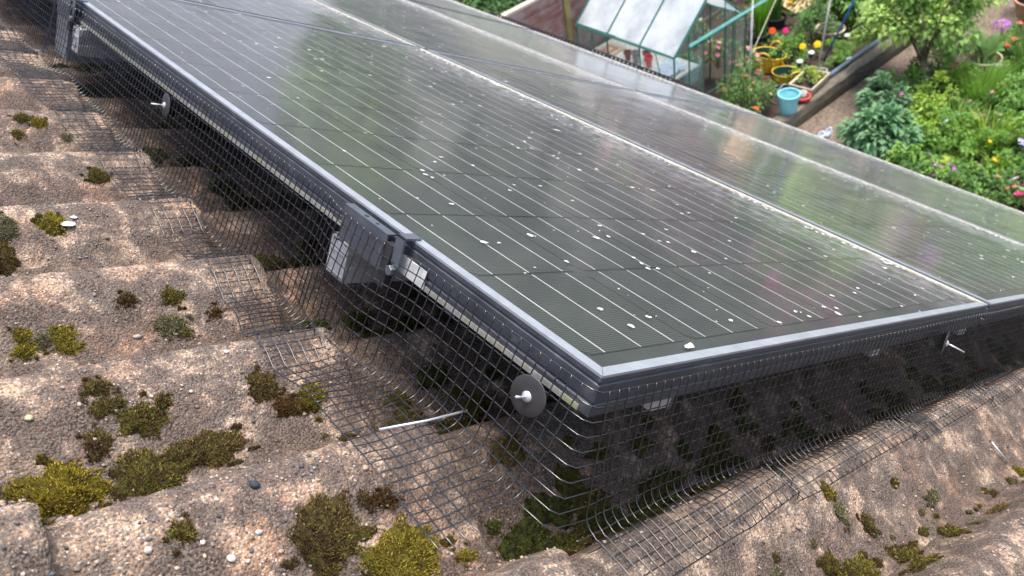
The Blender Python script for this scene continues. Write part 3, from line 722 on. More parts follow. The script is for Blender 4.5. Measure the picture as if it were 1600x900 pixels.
while v < VEND - .01:
    pts = []; N_ = (NL - 1) * (3 if v < 1.3 else 2)
    for j in range(N_ + 1):
        q = sheet_left(MP * (NL - 1) * j / N_ * 1.004 - .0008, v)
        pts.append((q[0] - .0010, q[1] + .0006 * noise.noise(Vector((kv, j * .3, 0))), q[2] - (.0010 if j > N_ * .7 else 0)))
    mbx.tube(pts, WR, 5); v += MP; kv += 1
u = .010; ku = 0
while u < UEND - .01:
    pts = []; N_ = (NF - 1) * (3 if u < .9 else 2)
    for j in range(N_ + 1):
        q = sheet_front(MP * (NF - 1) * j / N_ * 1.004 - .0008, u)
        pts.append((q[0] + .0006 * noise.noise(Vector((ku, j * .3, 5))), q[1] - .0010, q[2] + (.0011 if j > N_ * .7 else 0)))
    mbx.tube(pts, WR, 5); u += MP; ku += 1
mbx.build('cross_wires', M_WIRE, meshr, True)['kind'] = 'stuff'

# clip discs
def clip(loc, ax, lab, tiltv=0.0, L=.018, bend=(0, 0, 0)):
    """thin domed washer pushed over a pin against the mesh; ax = direction the disc faces"""
    p = root('mesh_clip', loc, lab, 'clip', 'round mesh clips', local=True)
    Q = Vector(ax).normalized().to_track_quat('Z', 'Y').to_matrix().to_4x4() @ Matrix.Rotation(tiltv, 4, 'X')
    mb = MB(); mb.lathe([(.0001, .0012), (.004, .0012), (.006, .0006), (.012, .0002), (.0182, -.0006), (.0190, -.0010), (.0190, -.0016), (.004, -.0006), (.0001, -.0006)], 40, 0, Q); mb.build('disc', M_DISC, p, True)
    mb = MB(); mb.lathe([(.0001, .0040), (.0022, .0036), (.0044, .0022), (.0052, .0010)], 16, 0, Q); mb.build('washer_cap', M_ALU, p, True)
    a = Q @ Vector((0, 0, .002)); b = Q @ Vector((0, 0, L * .5)) + Vector(bend) * .4; c = Q @ Vector((0, 0, L)) + Vector(bend)
    mb = MB(); mb.tube([a, b, c], .0012, 10); mb.build('pin', M_ALU, p, True)
    return p
clip((-.0195, .052, -.0485), (-1, -.16, .02), 'round grey clip disc with a bent pin by the near corner of the mesh', 0, .019, (.002, .001, .003))
clip((-.0125, .905, -.056), (-1, .06, .0), 'round grey clip disc with a pin halfway up the left edge', 0, .020, (0, 0, .0))
clip((.812, -.0150, -.046), (.22, -1, .12), 'round grey clip disc seen edge on against the front mesh', 0, .024, (.008, -.002, -.006))
mb = MB(); mb.tube([(-.096, .138, -.124), (-.05, .130, -.118), (-.012, .121, -.108)], .0013, 10); o = mb.build('steel_pin', M_ALU, None, True); lplace(o); tag(o, 'bright straight pin poking through the mesh near the corner', 'pin')
mb = MB(); mb.tube([(.895, -.118, roof(.895, -.118) + .006), (.905, -.150, roof(.905, -.150) + .004)], .0013, 10); o = mb.build('steel_pin', M_ALU, None, True); lplace(o); tag(o, 'short bright pin lying on the tiles at the far right edge', 'pin')
mb = MB()
for a in range(6): mb.tube([(.70 + a * .010, -.030 - a * .001, -.146), (.715 + a * .008, -.055, -.1455), (.712 + a * .009, -.080, -.153)], .0009, 6)
o = mb.build('folded_mesh', M_BLACK); lplace(o); tag(o, 'dark bunched overlap of cut mesh wires on the right hand flange', 'mesh scrap')
# comb of mesh standing behind the lowest panel edge
mb = MB(); v = 2.06; k_ = 0
while v < 3.75: mb.box((3.032, v, -.03), (3.036, v + .018, .016 + .003 * math.sin(k_ * 1.7))); v += .030; k_ += 1
mb.box((3.0305, 2.05, -.02), (3.033, 3.76, .003)); mb.tube([(3.038, 2.05, .014), (3.040, 2.9, .017), (3.038, 3.75, .014)], .004, 6)
o = mb.build('gutter_guard', M_BLACK); lplace(o); tag(o, 'black comb like guard strip along the far panel edge below the greenhouse', 'guard')
# ================================================================== the garden below (world axes, metres)
GZ = -6.0
def soilmat(name, a, b, scale=30, peb=0, bumpd=.01):
    k = NT(name); v = k.coord('Object'); f = k.noise(v, scale, 6, .7); g = k.noise(v, scale * 6, 4, .7)
    c = k.ramp(f, [(.3, a), (.7, b)])
    c = k.mix(1.0, c, k.ramp(g, [(.3, (.6,) * 3), (.7, (1.35,) * 3)]), 'MULTIPLY')
    if peb:
        vo = k.n('TexVoronoi'); vo.inputs['Scale'].default_value = peb; k.l(v, vo.inputs['Vector'])
        s_ = k.n('SeparateColor'); k.l(vo.outputs['Color'], s_.inputs[0])
        c = k.mix(.55, c, k.ramp(s_.outputs[0], [(0.0, tuple(q * .55 for q in a)), (.5, b), (1.0, tuple(min(1, q * 1.5) for q in b))]))
    k.l(c, k.b.inputs['Base Color']); k.b.inputs['Roughness'].default_value = .95
    k.l(k.bump(g, .8, bumpd), k.b.inputs['Normal']); return k.m
def sheet(name, x0, y0, x1, y1, z, mat, kind='structure'):
    mb = MB(); mb.add([(x0, y0, z), (x1, y0, z), (x1, y1, z), (x0, y1, z)], [(0, 1, 2, 3)]); o = mb.build(name, mat); return tag(o, kind=kind)
M_GRAVEL = soilmat('gravel_path', (.105, .078, .058), (.21, .16, .122), 12, 40)
M_SOIL = soilmat('garden_soil', (.035, .024, .017), (.10, .07, .05), 20, 0, .03)
sheet('ground', -200, -200, 260, 260, GZ - .02, soilmat('lawn_earth', (.09, .10, .07), (.13, .14, .10), .8))
sheet('patio', 2.9, -12, 8.0, 14, GZ - .004, soilmat('patio_slabs', (.22, .20, .18), (.34, .32, .29), 3))
sheet('path', 8.0, 3.95, 14.5, 5.22, GZ, M_GRAVEL)
mb = MB(); mb.box((8.0, -3, GZ - .05), (14.5, 4.02, GZ + .06)); tag(mb.build('flower_bed_soil', M_SOIL), kind='structure')
mb = MB(); mb.box((7.95, 5.40, GZ - .05), (14.5, 8.2, GZ + .14)); tag(mb.build('raised_bed_soil', M_SOIL), kind='structure')
# house under the roof
M_BRICK = plain('house_brick', (.30, .16, .11), .9, 0, .3, 8)
mb = MB(); mb.box((-4.5, -1.2, GZ), (2.30, 5.6, -2.05)); tag(mb.build('house_wall', M_BRICK), kind='structure')
mb = MB(); mb.add([(-1.45, -1.2, .72), (-1.45, 5.6, .72), (-4.9, 5.6, -1.5), (-4.9, -1.2, -1.5)], [(0, 1, 2, 3)]); tag(mb.build('rear_roof_slope', M_TILE), kind='structure')
# ---------------- sleeper edging
k = NT('weathered_timber'); v = k.coord('Object', (1.2, 9, 9)); f = k.noise(v, 5, 7, .7); g = k.noise(k.coord(), 14, 5, .7)
c = k.ramp(f, [(.3, (.055, .047, .038)), (.5, (.16, .14, .105)), (.7, (.27, .25, .19))]); c = k.mix(k.ramp(g, [(.5, 0.0), (.7, .55)]), c, (.10, .105, .045))
k.l(c, k.b.inputs['Base Color']); k.b.inputs['Roughness'].default_value = .95; k.l(k.bump(f, .9, .02), k.b.inputs['Normal']); M_TIMB = k.m
ed = root('timber_edging', (8.0, 5.23, GZ), 'old weathered timber sleepers edging the raised bed beside the gravel path', 'edging')
def rough_beam(x0, x1, y0, y1, z0, z1, seed):
    mb = MB(); n = 26; ring = []
    for i in range(n + 1):
        x = x0 + (x1 - x0) * i / n
        for j, (y, z) in enumerate([(y0, z0), (y0 - .006, (z0 + z1) / 2), (y0 + .012, z1 - .01), (y0 + .03, z1), ((y0 + y1) / 2, z1 + .002), (y1, z1 - .005), (y1, z0)]):
            d = noise.noise(Vector((x * 3, j * 2.1, seed))) * .014; e = noise.noise(Vector((x * 11, j * 3.1, seed + 4))) * .007
            mb.v.append((x, y + d + e, z + d * .6 + e))
    for i in range(n):
        for j in range(6): mb.f.append((i * 7 + j, i * 7 + j + 1, (i + 1) * 7 + j + 1, (i + 1) * 7 + j)); mb.m.append(0)
    mb.face(tuple(range(7))[::-1]); mb.face(tuple(n * 7 + j for j in range(7))); return mb
rough_beam(-.4, 1.43, 0, .17, .0, .235, 1).build('sleeper', M_TIMB, ed); rough_beam(1.435, 3.2, .004, .165, .0, .225, 2).build('sleeper', M_TIMB, ed)
k = plain('blue_grey_plastic', (.10, .145, .19), .45, 0, .25, 6)
mb = MB(); mb.tube([(8.75, 5.44, -5.765), (9.2, 5.435, -5.75), (9.9, 5.44, -5.752), (10.9, 5.43, -5.75)], .035, 8); tag(mb.build('plastic_pipe', k, None, True), 'blue grey plastic edging strip lying along the inner side of the timber sleepers', 'pipe')

# ---------------- plant builders
rg = random.Random(77)
def leafq(mb, p, d, L, W, col, droop=.25, up=Vector((0, 0, 1)), fold=.25):
    """one leaf: folded blade of six points with a drooping tip"""
    d = d.normalized(); s = d.cross(up)
    s = s.normalized() if s.length > 1e-3 else Vector((1, 0, 0)); nrm = s.cross(d)
    a = p; m = p + d * (L * .5) + nrm * (L * .06); t = p + d * L - Vector((0, 0, 1)) * (L * droop)
    l = m + s * (W * .5) + nrm * (W * fold); r = m - s * (W * .5) + nrm * (W * fold)
    mb.add([tuple(a), tuple(l), tuple(t), tuple(r), tuple(m)], [(0, 4, 1), (1, 4, 2), (0, 3, 4), (3, 2, 4)], 0, col)
def jit(c, r, a=.25):
    k_ = 1.22 * (1 + r.uniform(-a, a)); return (c[0] * k_ * (1 + r.uniform(-.08, .08)), c[1] * k_, c[2] * k_ * (1 + r.uniform(-.1, .1)))
def rdir(r, zmin=-1):
    while True:
        d = Vector((r.gauss(0, 1), r.gauss(0, 1), r.gauss(0, 1)))
        if d.length > .1:
            d.normalize()
            if d.z > zmin: return d
def crown(mb, c, rx, ry, rz, n, L, W, col, col2, r, clumps=14, spread=.34, hollow=.5):
    cl = []
    for _ in range(clumps):
        d = rdir(r, -.55); q = r.uniform(hollow, 1); cl.append((Vector((c[0] + d.x * rx * q, c[1] + d.y * ry * q, c[2] + d.z * rz * q)), r.random()))
    for _ in range(n):
        cc, sh = r.choice(cl); s_ = spread * min(rx, ry, rz) ; o_ = rdir(r); p = cc + o_ * s_ * r.uniform(.3, 1.0) * Vector((1, 1, 1)).length / 1.732
        out = (p - Vector(c)); out = Vector((out.x / rx, out.y / ry, out.z / rz)); out = (out.normalized() if out.length > .01 else o_) * .7 + o_ * .7 + rdir(r) * .5 + Vector((0, 0, .25))
        k_ = Vector(col).lerp(Vector(col2), min(1, max(0, sh * .7 + r.random() * .3)))
        leafq(mb, p, out, L * r.uniform(.7, 1.25), W * r.uniform(.7, 1.2), jit(k_, r), .3)
    return cl
def blades(mb, c, r0, h, n, w_, col, r, lean=.35, seg=4, droop=.5):
    for _ in range(n):
        a = r.uniform(0, 6.283); b = Vector((c[0] + r0 * r.random() * math.cos(a), c[1] + r0 * r.random() * math.sin(a), c[2])); a2 = a + r.gauss(0, .6)
        H = h * r.uniform(.6, 1.1); ln = lean * r.uniform(.2, 1.3); dx, dy = math.cos(a2), math.sin(a2); sx, sy = -dy * w_ / 2, dx * w_ / 2; cc = jit(col, r)
        vs = []
        for i in range(seg + 1):
            t = i / seg; hh = H * (t - droop * .5 * t * t * t * ln); x = b.x + dx * H * ln * t * t; y = b.y + dy * H * ln * t * t; k_ = 1 - t ** 2 * .95
            vs += [(x + sx * k_, y + sy * k_, b.z + hh), (x - sx * k_, y - sy * k_, b.z + hh)]
        mb.add(vs, [(2 * i, 2 * i + 1, 2 * i + 3, 2 * i + 2) for i in range(seg)], 0, cc)
def flower(mb, p, R, col, r, petals=7, up=None, eye=(.6, .45, .05)):
    u_ = (up or (Vector((0, 0, 1)) * 1.3 + rdir(r) * .7)).normalized(); s = u_.cross(Vector((1, .2, 0))).normalized(); t = u_.cross(s); ph = r.uniform(0, 6)
    for i in range(petals):
        a = ph + 6.283 * i / petals; d = s * math.cos(a) + t * math.sin(a); e = s * math.cos(a + .45) + t * math.sin(a + .45); g = s * math.cos(a - .45) + t * math.sin(a - .45)
        mb.add([tuple(p), tuple(p + g * R * .7 + u_ * R * .22), tuple(p + d * R + u_ * R * .12), tuple(p + e * R * .7 + u_ * R * .22)], [(0, 1, 2, 3)], 0, jit(col, r, .18))
    if eye: mb.add([tuple(p + u_ * R * .25 + s * R * .2), tuple(p + u_ * R * .25 + t * R * .2), tuple(p + u_ * R * .25 - s * R * .2), tuple(p + u_ * R * .25 - t * R * .2)], [(0, 1, 2, 3)], 0, eye)
def floret_head(mb, p, R, n, col, r, s=.016):
    for _ in range(n):
        d = rdir(r, -.2); q = p + Vector((d.x * R, d.y * R, d.z * R * .75)); flower(mb, q, s, col, r, 4, d, None)
M_STEM = plain('plant_stem', (.10, .13, .04), .7, 0, .3); M_BARK = plain('bark', (.16, .12, .085), .9, 0, .4, 12, .8)
def whitewash():
    m = clear_glass('whitewashed_glass', (.9, .94, .95), .55, .05, (.86, .90, .92)); t = m.node_tree; d = [n for n in t.nodes if n.type == 'BSDF_DIFFUSE'][0]; lk = d.outputs[0].links[0].to_socket
    tr = t.nodes.new('ShaderNodeBsdfTranslucent'); tr.inputs[0].default_value = (.9, .93, .94, 1); mx = t.nodes.new('ShaderNodeMixShader'); mx.inputs[0].default_value = .45
    t.links.new(d.outputs[0], mx.inputs[1]); t.links.new(tr.outputs[0], mx.inputs[2]); t.links.new(mx.outputs[0], lk); return m
def plant(name, loc, label, cat='plant', group=None): return root(name, loc, label, cat, group)
def bush(loc, rx, ry, rz, n, L, W, col, col2, label, name='garden_shrub', clumps=14, flw=None, group=None, lift=.45, cat='shrub', seed=None):
    r = random.Random(seed or rg.randint(0, 99999)); p = plant(name, loc, label, cat, group)
    mb = MB(); cl = crown(mb, (0, 0, rz * (.5 + lift)), rx, ry, rz, n, L, W, col, col2, r, clumps); mb.build('leaves', M_LEAF, p)
    mb = MB()
    for cc, _ in cl[:8]: mb.tube([(0, 0, 0), (cc.x * .4, cc.y * .4, cc.z * .55), tuple(cc)], .006, 5, radii=[.008 + .012 * rz, .006 + .006 * rz, .003])
    mb.build('stems', M_STEM, p)
    if flw:
        mb = MB(); few = sum(q[1] for q in flw) <= 12
        for (fc, fn, fr) in flw:
            for _ in range(fn):
                if few: mb = MB()
                cc, _s = r.choice(cl); d = (cc - Vector((0, 0, rz * .6))).normalized() + Vector((-.5, -.3, .8)) + rdir(r) * .5
                flower(mb, cc + d.normalized() * .36 * min(rx, ry, rz) + rdir(r) * .05 * rx, fr * r.uniform(.8, 1.15), fc, r)
                if few: mb.build('flower', M_PETAL, p)
        if not few: mb.build('flowers', M_PETAL, p)['kind'] = 'stuff'
    return p
def tuft(loc, r0, h, n, w_, col, label, name='grassy_plant', lean=.45, seed=None, cat='plant', group=None, flw=None):
    r = random.Random(seed or rg.randint(0, 99999)); p = plant(name, loc, label, cat, group); mb = MB(); blades(mb, (0, 0, 0), r0, h, n, w_, col, r, lean); mb.build('leaves', M_LEAF, p)
    if flw:
        for _ in range(flw[1]):
            mb = MB(); flower(mb, Vector((r.gauss(0, r0), r.gauss(0, r0), h * r.uniform(.7, 1.05))), flw[2], flw[0], r); mb.build('flower', M_PETAL, p)
    return p
def rosette(loc, R, n, L, W, col, label, name='broadleaf_plant', rise=.5, seed=None, cat='plant', flw=None, single=False, group=None, rim=None):
    r = random.Random(seed or rg.randint(0, 99999)); p = plant(name, loc, label, cat, group); mb = MB()
    for i in range(n):
        a = i * 2.4 + r.uniform(-.3, .3); e = rise * r.uniform(.6, 1.4); d = Vector((math.cos(a), math.sin(a), e)).normalized(); q = Vector((math.cos(a) * R * .12, math.sin(a) * R * .12, 0.02 + i * .003)); LL = L * r.uniform(.75, 1.15)
        s = d.cross(Vector((0, 0, 1))).normalized(); nn = s.cross(d); cc = jit(col, r, .2); vs = []
        prof_ = [(0, .08), (.2, .55), (.45, 1), (.7, .85), (.88, .45), (1, .04)]
        for t, k_ in prof_:
            m_ = q + d * LL * t - Vector((0, 0, 1)) * LL * .35 * t * t; hw = W * .5 * k_
            vs += [tuple(m_ + s * hw + nn * hw * .35), tuple(m_), tuple(m_ - s * hw + nn * hw * .35)]
        fs = [(3 * j + o_, 3 * j + o_ + 1, 3 * j + o_ + 4, 3 * j + o_ + 3) for j in range(5) for o_ in (0, 1)]
        tgt = MB() if single else mb
        if rim:
            cols = []
            for t, k_ in prof_: cols += [rim, cc, rim]
            o_ = len(tgt.v); tgt.v += vs; tgt.f += [tuple(x + o_ for x in f) for f in fs]; tgt.m += [0] * len(fs); tgt.c += cols
        else: tgt.add(vs, fs, 0, cc)
        if single: tgt.build('leaf', M_LEAF, p, True)
    if not single: mb.build('leaves', M_LEAF, p, True)
    if flw:
        for _ in range(flw[1]):
            mb = MB(); flower(mb, Vector((r.gauss(0, R * .5), r.gauss(0, R * .5), L * r.uniform(.5, .9))), flw[2], flw[0], r); mb.build('flower', M_PETAL, p)
    return p
LG, MG, DG, BG, YG = (.22, .38, .06), (.12, .26, .05), (.05, .13, .03), (.17, .32, .15), (.27, .38, .04)
B1, B2 = GZ + .06, GZ + .14      # soil levels: right bed, raised bed

# ---------------- small tree over the path
for i, (x, y, rx, h, c1, c2, L, lab) in enumerate([(9.42, 4.42, .30, .30, LG, MG, .07, 'loose light shrub spilling onto the path in front of the tree trunk'), (9.28, 3.92, .34, .34, YG, LG, .08, 'lime green shrub between the peony and the tree'), (9.85, 4.45, .26, .24, MG, DG, .05, 'mixed low plant at the path side of the tree foot'), (8.30, 3.62, .34, .22, MG, LG, .09, 'wide leafy clump right of the peony at the roof edge'), (8.75, 3.72, .32, .26, LG, YG, .07, 'light green clump behind the wide leafy one'), (9.72, 3.05, .34, .36, LG, MG, .06, 'soft green plant right of the tall thin grass'), (10.35, 4.45, .30, .26, MG, LG, .05, 'leafy plant by the path beyond the tree'), (11.2, 4.55, .30, .24, MG, DG, .05, 'low plants edging the path beside the canna')]):
    bush((x, y, B1 - .05), rx, rx * .9, h, 620, L, L * .5, c1, c2, lab, clumps=14)
tuft((8.80, 3.15, B1), .16, .42, 130, .02, LG, 'bright strap leaved clump between the rosettes', lean=.6); tuft((9.1, 3.55, B1), .2, .45, 160, .016, (.2, .34, .06), 'fine grassy clump behind the rosette', lean=.6)
tuft((10.2, 3.45, B1), .3, .55, 300, .016, (.13, .27, .04), 'second dense iris like clump below the canna pot', lean=.4)
tr = plant('small_tree', (9.62, 4.28, GZ + .05), 'small tree with light round leaves and thin twisted trunk beside the gravel path', 'tree')
mb = MB()
mb.tube([(0, 0, 0), (.02, .01, .25), (-.02, .03, .5), (.03, .08, .75), (.08, .10, 1.0)], .04, 8, radii=[.045, .038, .034, .03, .024])
mb.build('trunk', M_BARK, tr, True); mb = MB(); r = random.Random(4)
for a in range(9):
    an = a * .7; mb.tube([(0, .02, .35 + .05 * a), (.2 * math.cos(an), .1 + .22 * math.sin(an), .8 + .06 * a), (.45 * math.cos(an), .2 + .5 * math.sin(an), 1.2 + .07 * a)], .012, 5, radii=[.018, .011, .005])
mb.build('branches', M_BARK, tr, True)
mb = MB(); crown(mb, (.38, .33, 1.12),   .72, .85, .56, 7000, .09, .068, (.40, .54, .14), (.20, .34, .08), r, 60, .40, .25)
crown(mb, (.3, .85, .75), .35, .35, .25, 800, .07, .05, (.40, .54, .14), (.20, .34, .08), r, 10, .4)
crown(mb, (1.15, .3, 1.35), .45, .4, .3, 900, .075, .055, (.40, .54, .14), (.20, .34, .08), r, 12, .4)
mb.build('crown', M_LEAF, tr)

# ---------------- right hand bed
bush((8.36, 4.12, B1 - .04), .36, .38, .28, 1200, .14, .06, BG, (.10, .22, .10), 'blue green peony bush with cut leaves next to the path', 'peony_bush', 22)
bush((8.98, 4.36, B1 - .04), .34, .28, .32, 700, .13, .05, BG, (.05, .11, .06), 'second smaller blue green peony bush behind the first', 'peony_bush', 10, [((.75, .16, .50), 3, .03)])
tuft((9.05, 4.75, GZ), .04, .38, 9, .016, (.30, .33, .13), 'thin pale grass tuft growing in the gravel path', lean=.7)
tuft((9.85, 3.62, B1), .26, .62, 420, .012, LG, 'tall thin bright green grass clump in the middle of the bed', lean=.5)
tuft((10.9, 3.35, B1), .36, .62, 520, .018, (.11, .22, .035), 'dense upright iris like blades at the right edge of the view', lean=.35)
tuft((9.0, 3.05, B1), .20, .55, 120, .022, YG, 'light yellow green strap leaves leaning to the right', lean=.5)
bush((9.95, 4.0, B1), .30, .25, .26, 560, .07, .045, YG, LG, 'lime green leafy plant at the foot of the tree', clumps=10)
bush((9.45, 2.75, B1), .40, .36, .34, 900, .085, .025, LG, MG, 'ferny light green plant with feathery leaves', 'fern', 16)
bush((9.75, 2.25, B1), .40, .36, .40, 800, .10, .05, YG, LG, 'bright lime shrub at the right edge behind the hosta', clumps=12)
bush((8.9, 3.40, B1), .36, .30, .24, 760, .06, .03, MG, LG, 'low mid green leafy plant left of the ferny one', clumps=14, flw=[((.55, .60, .8), 4, .022), ((.7, .22, .12), 2, .02)])
bush((8.72, 2.95, B1), .36, .30, .22, 700, .055, .035, LG, MG, 'low light green columbine like plant in front of the ferny one', clumps=14)
bush((9.35, 3.30, B1), .24, .22, .38, 360, .05, .02, MG, DG, 'dull pink achillea plant among the grasses', clumps=9, flw=[((.50, .22, .27), 22, .022)])
rosette((8.55, 3.58, B1), .30, 13, .34, .085, LG, 'bright green rosette of long leaves by the peony', rise=.8)
rosette((8.36, 3.05, B1), .34, 12, .36, .075, YG, 'lime green primula rosette near the roof edge', rise=.55)
rosette((8.62, 3.22, B1), .16, 6, .2, .1, (.32, .36, .05), 'yellowing broad leaves between the rosettes', rise=.7)
bush((8.15, 2.86, B1), .42, .26, .13, 620, .045, .032, (.09, .17, .06), MG, 'low geranium patch with purple flowers at the roof edge', clumps=18, flw=[((.50, .10, .55), 9, .026)])
bush((8.12, 3.45, B1), .26, .24, .12, 360, .045, .03, (.10, .17, .08), MG, 'grey green violet patch with magenta flowers by the roof edge', clumps=12, flw=[((.55, .08, .50), 6, .024), ((.75, .75, .8), 3, .015)])
bush((8.3, 2.45, B1), .34, .22, .14, 520, .045, .035, (.11, .20, .05), MG, 'low round leaved plant with a salmon flower near the trough', clumps=14, flw=[((.78, .25, .20), 4, .03)])
bush((8.75, 2.55, B1), .26, .24, .18, 420, .05, .035, MG, DG, 'dark green low plant left of the lilac flower', clumps=10)
tuft((8.62, 2.75, B1), .12, .34, 34, .022, YG, 'lime strap leaves with a yellow pansy', lean=.6, flw=((.75, .5, .03), 4, .028))
hp = rosette((8.92, 2.30, B1), .28, 9, .26, .15, (.07, .16, .08), 'variegated hosta with cream edged leaves at the right edge', 'hosta', .6, single=True, rim=(.50, .52, .22))
ip = plant('iris_flower', (8.86, 2.55, B1), 'large pale lilac iris bloom left of the hosta', 'flower'); mb = MB(); r = random.Random(8)
for _ in range(12): flower(mb, Vector((r.gauss(0, .035), r.gauss(0, .035), .34 + r.gauss(0, .035))), .05, (.56, .50, .80), r, 5, None, None)
mb.build('petals', M_PETAL, ip); mb = MB(); mb.tube([(0, 0, 0), (0, 0, .33)], .006, 6); mb.build('stem', M_STEM, ip); mb = MB(); blades(mb, (0, 0, 0), .05, .34, 14, .025, LG, r, .3); mb.build('leaves', M_LEAF, ip)
for i, (x, y, c, lab) in enumerate([(10.55, 2.75, MG, 'mid green leafy mass behind the ferny plant'), (11.3, 2.9, DG, 'darker shrub at the right edge behind the iris blades'), (10.3, 3.05, (.09, .17, .07), 'silvery mixed herbs beside the white ornament'), (11.9, 3.3, LG, 'light green shrub behind the purple phlox')]):
    bush((x, y, B1), .42, .42, .34, 900, .07, .035, c, MG, lab, clumps=16, flw=[((.6, .6, .55), 8, .015)])
# ground cover between everything
mb = MB(); r = random.Random(15)
for _ in range(21000):
    x, y = r.uniform(8.0, 12.6), r.uniform(1.2, 4.35)
    if y > 4.1 + .25 * noise.noise(Vector((x * 2, 1, 1))): continue
    hh = noise.noise(Vector((x * 2.6, y * 2.6, 3)))
    if hh < -.38: continue
    leafq(mb, Vector((x, y, B1 + r.uniform(.3, 1) * max(.05, .17 + .35 * hh))), rdir(r, .1), r.uniform(.04, .09), r.uniform(.02, .04), jit(r.choice([MG, LG, DG, MG]), r))
tag(mb.build('ground_cover', M_LEAF), 'low mixed greenery filling the right hand flower bed', 'ground cover', kind='stuff')
mb = MB()
for _ in range(3600):
    x, y = r.uniform(8.1, 13.8), r.uniform(5.6, 8.1)
    if x < 9.1 and y > 6.0: continue
    if noise.noise(Vector((x * 1.9, y * 1.9, 8))) < -.05: continue
    leafq(mb, Vector((x, y, B2 + r.uniform(0, .09))), rdir(r, .1), r.uniform(.035, .08), r.uniform(.02, .035), jit(r.choice([MG, LG, DG]), r))
tag(mb.build('bed_greenery', M_LEAF), 'low seedlings and leaves across the raised bed', 'ground cover', kind='stuff')

# ---------------- pots
M_TERRA = plain('terracotta', (.42, .20, .115), .85, 0, .25, 9); M_CREAM = plain('cream_glaze', (.62, .52, .38), .5, 0, .15, 8); M_TEAL = plain('teal_plastic', (.20, .56, .60), .42, 0, .06, 4)
M_YEL = plain('yellow_rubber', (.80, .50, .03), .5, 0, .08, 5); M_DKG = plain('dark_green_inside', (.012, .07, .05), .6, 0, .1); M_RED = plain('red_plastic', (.6, .06, .05), .5, 0, .1)
M_STONE = plain('pale_stone', (.55, .52, .46), .9, 0, .2, 20); M_COMP = plain('potting_compost', (.05, .035, .025), .95, 0, .4, 60)
def pot(name, loc, r0, r1, h, mat, label, cat='pot', rimmat=None, fill=True, group=None, n=28, wall=.008):
    p = root(name, loc, label, cat, group); mb = MB(); mb.lathe([(.0001, 0), (r0, 0), (r1, h), (r1 - wall, h), (r0 - wall, .012), (.0001, .012)], n); mb.build('body', mat, p, False)
    mb = MB(); mb.lathe([(r1 + .001, h - .032), (r1 + .010, h - .032), (r1 + .012, h + .003), (r1 - wall - .002, h + .004), (r1 - wall - .001, h - .02)], n); mb.build('rim', rimmat or mat, p, True)
    if fill:
        q = r0 + (r1 - r0) * .8 - wall; mb = MB(); mb.lathe([(.0001, h * .82), (q, h * .80)], n); mb.build('compost', M_COMP, p)
    return p
# teal bucket
bk = pot('bucket', (8.20, 5.36, -5.77), .105, .140, .27, M_TEAL, 'turquoise plastic bucket standing on the end of the timber sleepers', 'bucket', fill=False)
mb = MB(); mb.lathe([(.0001, .236), (.131, .236)], 28); mb.build('water', clear_glass('bucket_water', (.55, .85, .88), .35, .03, (.25, .62, .66)), bk)
mb = MB(); mb.tube([(.15 * math.cos(a), .15 * math.sin(a) * .15 - .02, .25 - .12 * abs(math.sin(a))) for a in [math.pi * i / 12 for i in range(13)]], .003, 6); mb.build('handle', M_WHITE, bk, True)
rp_ = pot('red_pot', (8.52, 5.36, -5.77), .07, .10, .08, M_RED, 'shallow red dish with a pale cup in it beside the turquoise bucket', 'dish'); mb = MB(); mb.lathe([(.0001, .03), (.045, .03), (.055, .14), (.05, .14), (.04, .05)], 20); mb.build('cup', M_STONE, rp_, True)
# cream planter with yellow green plants
def trough(name, loc, lx, ly, h, mat, label, rz=0):
    p = root(name, loc, label, 'planter', None, rz); mb = MB(); t = .02
    a = [(-lx * .42, -ly * .4), (lx * .42, -ly * .4), (lx * .42, ly * .4), (-lx * .42, ly * .4)]; b = [(-lx / 2, -ly / 2), (lx / 2, -ly / 2), (lx / 2, ly / 2), (-lx / 2, ly / 2)]
    c = [(x * (1 - 2 * t / lx), y * (1 - 2 * t / ly)) for x, y in b]
    vs = [(x, y, 0) for x, y in a] + [(x, y, h) for x, y in b] + [(x, y, h) for x, y in c] + [(x, y, h * .8) for x, y in c]
    fs = [(0, 3, 2, 1)]
    for o_ in (0, 4, 8):
        for i in range(4): fs.append((o_ + i, o_ + (i + 1) % 4, o_ + 4 + (i + 1) % 4, o_ + 4 + i))
    mb.add(vs, fs); mb.build('body', mat, p)
    mb = MB(); mb.tube([(*q, h) for q in b] + [(*b[0], h)], .012, 6); mb.build('rim', mat, p, True)
    mb = MB(); mb.add([(x, y, h * .82) for x, y in c], [(0, 1, 2, 3)]); mb.build('compost', M_COMP, p); return p
trough('planter', (8.90, 5.52, -5.86), .52, .34, .20, M_CREAM, 'cream rectangular planter full of yellow green leaves by the sleepers', .12)
bush((8.90, 5.53, -5.72), .26, .17, .10, 620, .05, .035, (.33, .38, .08), (.18, .28, .06), 'yellow green plants filling the cream planter', 'bedding_plants', 14, [((.75, .62, .06), 12, .022)], lift=.1, cat='plant')
trough('planter', (8.32, 2.12, B1), .72, .26, .2, plain('pale_stone_trough', (.52, .47, .42), .8, 0, .15, 10), 'pale oblong trough with pink petunias at the right edge', 1.2)
bush((8.32, 2.12, B1 + .14), .30, .26, .13, 520, .045, .03, (.16, .19, .05), (.20, .12, .06), 'pink petunias spilling from the pale trough', 'petunias', 14, [((.82, .07, .33), 22, .036)], lift=.2, cat='flowers')
pp = pot('plant_pot', (10.62, 3.98, B1), .15, .21, .27, M_TERRA, 'brown terracotta pot with a cream rim holding a big leaved canna', 'pot', M_CREAM)
cn = plant('canna', (10.62, 3.98, B1 + .22), 'canna plant with huge paddle leaves in the cream rimmed pot', 'plant')
